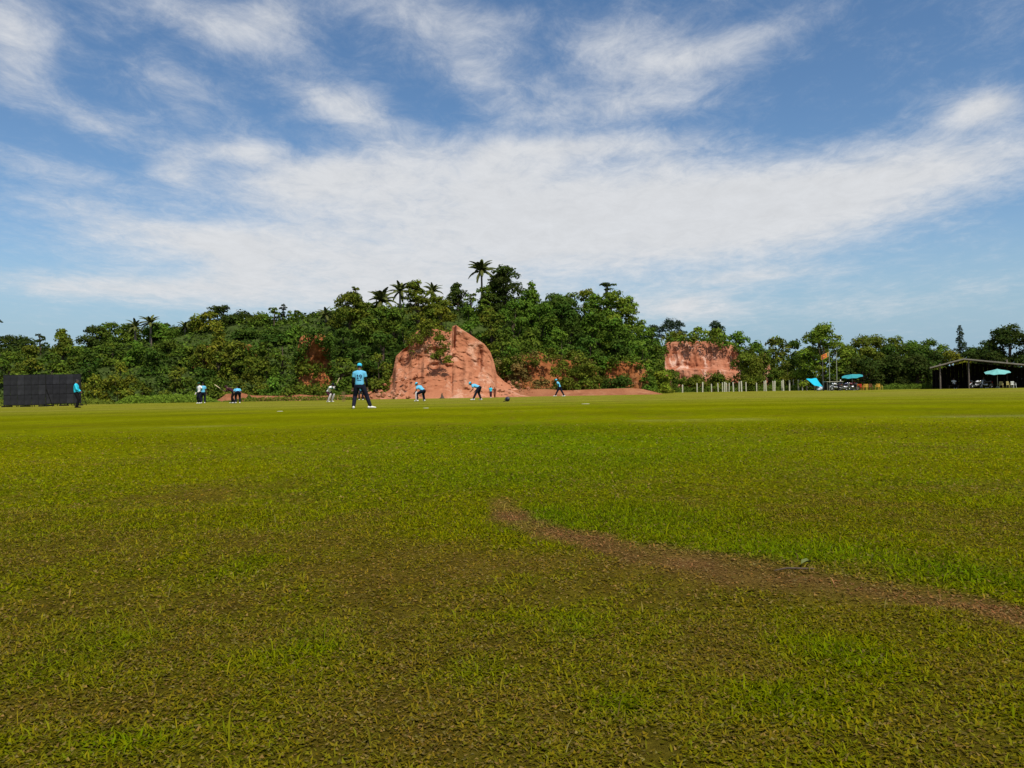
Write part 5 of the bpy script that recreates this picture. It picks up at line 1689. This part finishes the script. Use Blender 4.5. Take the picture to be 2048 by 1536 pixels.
def parasol(px, d, rim_py, rad, peak, tilt, label, mt, base=0.0):
    g = XD(px, d); zc = P(px, rim_py, d).z
    e = tag(empty('parasol', (g.x, d, base)), label, 'parasol', 'open teal parasols')
    T = Matrix.Rotation(tilt, 3, 'Y') @ Matrix.Rotation(R(10), 3, 'X')
    n = 8
    ap = Vector((0, 0, zc - base)) + T @ Vector((0, 0, peak))
    rim = [Vector((0, 0, zc - base)) + T @ Vector((rad * math.cos(2 * math.pi * i / n), rad * math.sin(2 * math.pi * i / n), 0)) for i in range(n)]
    for i in range(n):
        a, b = rim[i], rim[(i + 1) % n]
        m1 = a.lerp(b, .5) + T @ Vector((0, 0, .05))
        ma, mb_ = ap.lerp(a, .55) - Vector((0, 0, .06)), ap.lerp(b, .55) - Vector((0, 0, .06))
        mm = ap.lerp(m1, .55) - Vector((0, 0, .02))
        up = Vector((0, 0, .006))
        pts = [ap, ma, mm, mb_, a, m1, b]
        pts2 = [p - up for p in pts]
        MB().poly(pts + pts2, [(0, 1, 2), (0, 2, 3), (1, 4, 5, 2), (2, 5, 6, 3), (7, 9, 8), (7, 10, 9), (8, 9, 12, 11), (9, 10, 13, 12), (4, 11, 12, 5), (5, 12, 13, 6)]).build(
            'panel', mt, e)
        MB().loft([ap - up * 3, ma - up * 3, a - up * 3], [.012, .012, .01], 5).build('rib', M['metal'], e)
    MB().loft([(0, 0, -.05), tuple(ap + Vector((0, 0, .05)))], [.028, .022], 8).build('pole', M['metal'], e, True)
    MB().loft([(0, 0, .01), (0, 0, .10)], [.26, .18], 12).build('base', M['grey_panel'], e, True)


parasol(1705, 100, 753.0, 1.28, .24, R(-8), 'tilted teal parasol above the motorbikes left of the plastic chairs', M['teal'])
parasol(1995, 93.2, 745.0, 1.36, .42, R(-7), 'tilted aqua parasol in front of the open shed', M['aqua'])

# ------------------------------------------------------------------ plastic chairs
CH = {'orange': (.60, .15, .02), 'red': (.45, .03, .015), 'yellow': (.55, .33, .045), 'brown': (.16, .04, .02), 'cream': (.42, .36, .14), 'white': (.6, .6, .55)}
for k, v in CH.items(): M['ch_' + k] = mat(k + '_plastic', v, .45, .4, var=.05)


def chair(px, d, col, rz, label, s=.85):
    e = tag(empty('plastic_chair', at(px, d), rz), label, 'chair', 'plastic garden chairs'); e.scale = (s, s, s)
    m = M['ch_' + col]
    MB().box((0, 0, .43), (.46, .46, .035)).build('seat', m, e)
    bk = MB()
    for k in range(5): bk.box((-.18 + .09 * k, -.235, .66), (.055, .025, .36))
    bk.box((0, -.242, .86), (.46, .03, .07)); bk.box((0, -.235, .475), (.44, .03, .05))
    bk.build('backrest', m, e)
    for x in (-.2, .2):
        for y in (-.2, .2): MB().loft([(x * 1.12, y * 1.15, 0), (x, y, .42)], [.022, .028], 6).build('leg', m, e)
        MB().loft([(x * 1.15, -.22, .66), (x * 1.2, .1, .65), (x * 1.15, .2, .43)], [.02, .022, .02], 6).build('armrest', m, e, True)


chair(1717.5, 101.0, 'orange', R(160), 'orange plastic chair at the left end of the chair row')
chair(1723.5, 100.5, 'red', R(200), 'red plastic chair between the orange and yellow chairs')
chair(1730, 101.0, 'yellow', R(150), 'yellow plastic chair right next to the red chair')
chair(1735.5, 101.5, 'yellow', R(190), 'yellow plastic chair left of the dark brown chair')
chair(1741.5, 101.2, 'brown', R(170), 'dark reddish brown plastic chair at the end of the chair row')
chair(1754.5, 101.0, 'yellow', R(140), 'left chair of the yellow pair set apart on the right')
chair(1760.5, 101.3, 'yellow', R(205), 'right chair of the yellow pair set apart on the right')
chair(2002, 93.6, 'cream', R(150), 'pale cream plastic chair under the aqua parasol')
chair(2018, 93.0, 'cream', R(200), 'pale cream plastic chair right of the parasol pole')
chair(2027, 92.6, 'white', R(185), 'white plastic chair at the right edge of the shed front')

# ------------------------------------------------------------------ motorbikes
M['tyre'] = mat('tyre', (.012, .012, .012), .85, .2)
M['chrome'] = mat('chrome', (.55, .55, .55), .25, .5, .9)
M['bike_blue'] = mat('bike_blue', (.015, .02, .07), .3, .5)
M['bike_red'] = mat('bike_red', (.12, .012, .02), .3, .5)
M['bike_white'] = mat('bike_white', (.55, .55, .55), .3, .5)
M['bike_black'] = mat('bike_black', (.012, .012, .014), .3, .5)


def torus(c, Rr, r, n=20, m=8):
    V, F = [], []
    for i in range(n):
        a = 2 * math.pi * i / n
        for j in range(m):
            b = 2 * math.pi * j / m
            V.append((c[0] + (Rr + r * math.cos(b)) * math.cos(a), c[1] + r * math.sin(b), c[2] + (Rr + r * math.cos(b)) * math.sin(a)))
    for i in range(n):
        for j in range(m):
            F.append((i * m + j, i * m + (j + 1) % m, ((i + 1) % n) * m + (j + 1) % m, ((i + 1) % n) * m + j))
    return MB().poly(V, F)


def motorbike(px, d, rz, paint, label):
    e = tag(empty('motorbike', at(px, d), rz), label, 'motorbike', 'parked motorbikes')
    m = M[paint]
    for x in (-.62, .62):
        w = torus((x, 0, .29), .235, .055).build('tyre', M['tyre'], e, True)
        torus((x, 0, .29), .175, .014, 16, 6).build('rim', M['chrome'], w, True)
        sp = MB()
        for k in range(6):
            a = k * math.pi / 3; sp.loft([(x, 0, .29), (x + .18 * math.cos(a), 0, .29 + .18 * math.sin(a))], [.008, .006], 4)
        sp.build('spokes', M['chrome'], w)
    MB().loft([(.62, .06, .29), (.45, .06, .78), (.40, .05, .92)], [.022, .026, .022], 8).loft([(.62, -.06, .29), (.45, -.06, .78), (.40, -.05, .92)], [.022, .026, .022], 8).build('fork', M['chrome'], e, True)
    MB().loft([(.38, -.36, .98), (.42, -.18, 1.0), (.40, 0, .95), (.42, .18, 1.0), (.38, .36, .98)], [.016] * 5, 6).build('handlebar', M['bike_black'], e, True)
    MB().loft([(.34, 0, .80), (.20, 0, .83), (.0, 0, .78), (-.08, 0, .72)], [(.07, .09), (.13, .12), (.12, .10), (.07, .06)], 12, (0, 1, 0)).build('tank', m, e, True)
    MB().loft([(-.05, 0, .76), (-.30, 0, .76), (-.55, 0, .82), (-.68, 0, .84)], [(.11, .045), (.13, .05), (.12, .05), (.07, .035)], 12, (0, 1, 0)).build('seat', M['bike_black'], e, True)
    MB().loft([(.30, 0, .45), (.05, 0, .40), (-.15, 0, .45)], [(.11, .10), (.14, .15), (.10, .12)], 10, (0, 1, 0)).build('engine', M['metal'], e, True)
    MB().loft([(.36, 0, .78), (.22, 0, .35), (-.15, 0, .32), (-.62, 0, .29)], [.025] * 4, 6).loft([(-.1, 0, .68), (-.62, 0, .76)], [.025, .02], 6).build('frame', M['bike_black'], e, True)
    MB().loft([(.15, -.13, .33), (-.25, -.16, .28), (-.75, -.17, .36)], [.022, .03, .045], 8).build('exhaust', M['chrome'], e, True)
    MB().ball((.52, 0, .86), (.085, .085, .085), 12).build('headlight', M['chrome'], e, True)
    MB().loft([(.90, 0, .42), (.76, 0, .57), (.60, 0, .62), (.44, 0, .56)], [(.06, .012)] * 4, 8, (0, 1, 0)).build('mudguard', m, e, True)
    MB().loft([(-.60, 0, .66), (-.78, 0, .60), (-.92, 0, .44)], [(.08, .015)] * 3, 8, (0, 1, 0)).build('mudguard', m, e, True)
    MB().box((-.80, 0, .70), (.03, .10, .06)).build('tail_light', M['ch_red'], e)
    return e


motorbike(1672, 97.6, R(200), 'bike_white', 'motorbike with pale tank parked in front of the low stall')
motorbike(1690, 98.0, R(8), 'bike_blue', 'dark blue motorbike parked under the left of the teal parasol')
motorbike(1704, 98.6, R(170), 'bike_red', 'dark red motorbike parked under the right of the teal parasol')
motorbike(1953, 95.3, R(12), 'bike_white', 'white motorbike parked by the right shed post')
motorbike(1972, 95.0, R(190), 'bike_black', 'black motorbike parked under the left of the aqua parasol')

SITG = 'spectators sitting in the shade'
SIT = dict(pelvis=(0, -.08, .50), spine=(0, -.05, 1), feet=((-.12, .38, 0), (.12, .38, 0)), hands=((-.15, .30, .62), (.15, .30, .62)))


def bench(px, d, w, label):
    e = tag(empty('bench', at(px, d)), label, 'bench')
    MB().box((0, 0, .40), (w, .32, .04)).build('seat', M['bark'], e)
    for x in (-w / 2 + .1, w / 2 - .1): MB().box((x, 0, .19), (.06, .28, .38)).build('leg', M['bark'], e)


bench(1683, 100.3, 1.2, 'wooden bench under the person in the white cap')
person(at(1681.5, 100.2), R(165), 'person in white cap and dark blue clothes sitting beside the low stall', SITG, shirt='navy', trousers='navy', cap='white', **SIT)
bench(1707, 101.2, 1.0, 'wooden bench under the teal parasol')
person(at(1707, 101.1), R(185), 'person in dark red clothes sitting under the teal parasol', SITG, shirt='darkred', trousers='maroon', cap=None, **SIT)

# ------------------------------------------------------------------ open shed at the right
M['roof'] = mat('weathered_roof_sheet', (.24, .21, .17), .8, .2, var=.25, scale=1.5)
M['roof_shade'] = mat('shade_painted_underside', (.022, .018, .015), .9, .1, var=.3, scale=2)  # near-black underside: the shade beneath the roof painted into the sheets
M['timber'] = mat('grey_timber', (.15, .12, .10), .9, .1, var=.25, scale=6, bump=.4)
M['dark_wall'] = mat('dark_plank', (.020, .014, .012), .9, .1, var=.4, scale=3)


def build_shed():
    D0, D1 = 97.0, 106.0
    e = tag(empty('open_shed', at(1937, D0)), 'open fronted timber shed with low gabled sheet roof at the right edge', 'shed')
    o = e.location.copy()
    al = math.atan2(o.x, o.y)
    e.rotation_euler = (0, 0, -al); e.scale = (math.cos(al), 1, 1)
    ridge = P(1928, 718, D0); left = P(1858, 735, D0); right = P(2130, 739, D0)

    def slope(a, b, n, nm):
        """corrugated sheets side by side from the ridge down to the eave"""
        for k in range(n):
            p0, p1 = a.lerp(b, k / n), a.lerp(b, (k + 1) / n)
            mb = MB(); pts = []; rows = 12
            for t in (0, 1):
                for i in range(rows + 1):
                    u = i / rows
                    q = p0.lerp(p1, u * 1.03)
                    zz = .022 * math.cos(u * math.pi * 6) + (.012 if k % 2 else 0) + random.uniform(-.003, .003)
                    for y in (D0 - .45 + random.uniform(-.04, .04) * (t == 0), D1):
                        pts.append((q.x - o.x, y - o.y, q.z + zz - t * .03 + .05))
            m = (rows + 1) * 2; f = []
            for i in range(rows):
                f.append((i * 2, i * 2 + 2, i * 2 + 3, i * 2 + 1)); f.append((m + i * 2, m + i * 2 + 1, m + i * 2 + 3, m + i * 2 + 2))
                f.append((i * 2, m + i * 2, m + i * 2 + 2, i * 2 + 2))
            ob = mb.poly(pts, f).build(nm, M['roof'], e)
            ob.data.materials.append(M['roof_shade'])
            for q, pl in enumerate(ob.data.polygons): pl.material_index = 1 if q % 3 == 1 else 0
    slope(ridge, left, 5, 'roof_sheet'); slope(ridge, right, 11, 'roof_sheet')

    def beam(a, b, y, th, nm, mt, dz=0):
        MB().loft([(a.x - o.x, y - o.y, a.z + dz), (b.x - o.x, y - o.y, b.z + dz)], [th, th], 6).build(nm, mt, e)
    beam(ridge, left, D0 - .1, .07, 'rafter', M['timber'], -.09); beam(ridge, right, D0 - .1, .07, 'rafter', M['timber'], -.09)
    MB().box((((ridge + right) / 2).x - o.x, D0 - .50 - o.y, 0), (.01, .01, .01))
    # barge boards along the front edge
    for a, b, n in ((ridge, left, 2), (ridge, right, 5)):
        for k in range(n):
            p0, p1 = a.lerp(b, k / n), a.lerp(b, (k + .985) / n)
            d = p1 - p0; ang = math.atan2(d.z, d.x)
            c = (p0 + p1) / 2
            MB().box((c.x - o.x, D0 - .52 - o.y, c.z - .01 + random.uniform(-.02, .02)), (d.length, .03, .14), m=Matrix.Rotation(-ang, 3, 'Y')).build('barge_board', M['roof'], e)
    for px, tz in ((1879, 728), (1937, 720), (2062, 730)):
        p = P(px, tz, D0)
        MB().loft([(p.x - o.x, 0, -.2), (p.x - o.x, 0, p.z)], [.11, .10], 8).build('post', M['timber'], e, True)
    for px, tz in ((1862, 735), (1937, 722), (2062, 733)):
        p = P(px, tz, D1 - .4)
        MB().loft([(p.x - o.x, D1 - .4 - o.y, -.2), (p.x - o.x, D1 - .4 - o.y, p.z * .98)], [.10, .10], 8).build('post', M['timber'], e, True)
    # dark plank back and left side walls
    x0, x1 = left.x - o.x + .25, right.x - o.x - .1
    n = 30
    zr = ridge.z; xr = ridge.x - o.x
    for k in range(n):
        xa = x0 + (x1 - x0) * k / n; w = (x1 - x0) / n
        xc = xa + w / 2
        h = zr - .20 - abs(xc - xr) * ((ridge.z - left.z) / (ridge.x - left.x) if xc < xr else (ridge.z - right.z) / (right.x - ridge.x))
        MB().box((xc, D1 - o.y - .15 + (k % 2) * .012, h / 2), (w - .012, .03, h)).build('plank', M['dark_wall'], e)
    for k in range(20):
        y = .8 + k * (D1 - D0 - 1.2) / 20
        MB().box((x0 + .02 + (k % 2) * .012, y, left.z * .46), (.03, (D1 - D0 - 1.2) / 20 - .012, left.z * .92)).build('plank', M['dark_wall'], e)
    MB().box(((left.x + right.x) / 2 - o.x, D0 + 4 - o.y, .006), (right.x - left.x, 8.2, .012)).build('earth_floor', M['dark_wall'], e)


build_shed()
bench(1907, 99.6, 1.3, 'wooden bench inside the shed between its front posts')
person(at(1908, 99.5), R(170), 'person in pale shirt sitting inside the dark shed', SITG, shirt='white', trousers='black', cap=None, **SIT)
bench(1968, 98.0, 1.0, 'wooden bench inside the shed behind the motorbikes')
person(at(1968, 97.9), R(190), 'person in grey shirt sitting behind the motorbikes in the shed', SITG, shirt='sky_grey', trousers='black', cap=None, **SIT)

# fallen twig and leaf on the dirt track
tw = tag(empty('twig', stand_at(1590, 1156), R(4)), 'short dark twig lying on the bare dirt track', 'twig')
z0 = float(ground_z(np.array([tw.location.x]), np.array([tw.location.y]))[0])
MB().loft([(-.06, 0, z0 + .004), (-.02, .006, z0 + .008), (.03, -.004, z0 + .007), (.06, .004, z0 + .004)], [.0015, .003, .003, .0015], 6).build('stem', M['bark'], tw, True)
lf = tag(empty('fallen_leaf', stand_at(1612, 1146), R(30)), 'pale green leaf fallen beside the twig on the dirt track', 'leaf')
lf.scale = (.42, .42, 1)
z0 = float(ground_z(np.array([lf.location.x]), np.array([lf.location.y]))[0])
MB().poly([(-.05, 0, z0 + .012), (-.02, -.02, z0 + .02), (.03, -.018, z0 + .022), (.055, 0, z0 + .012), (.03, .018, z0 + .024), (-.02, .02, z0 + .022), (0, 0, z0 + .014)],
          [(0, 1, 6), (1, 2, 6), (2, 3, 6), (3, 4, 6), (4, 5, 6), (5, 0, 6)]).build('blade', mat('pale_leaf', (.10, .12, .028), .6), lf)
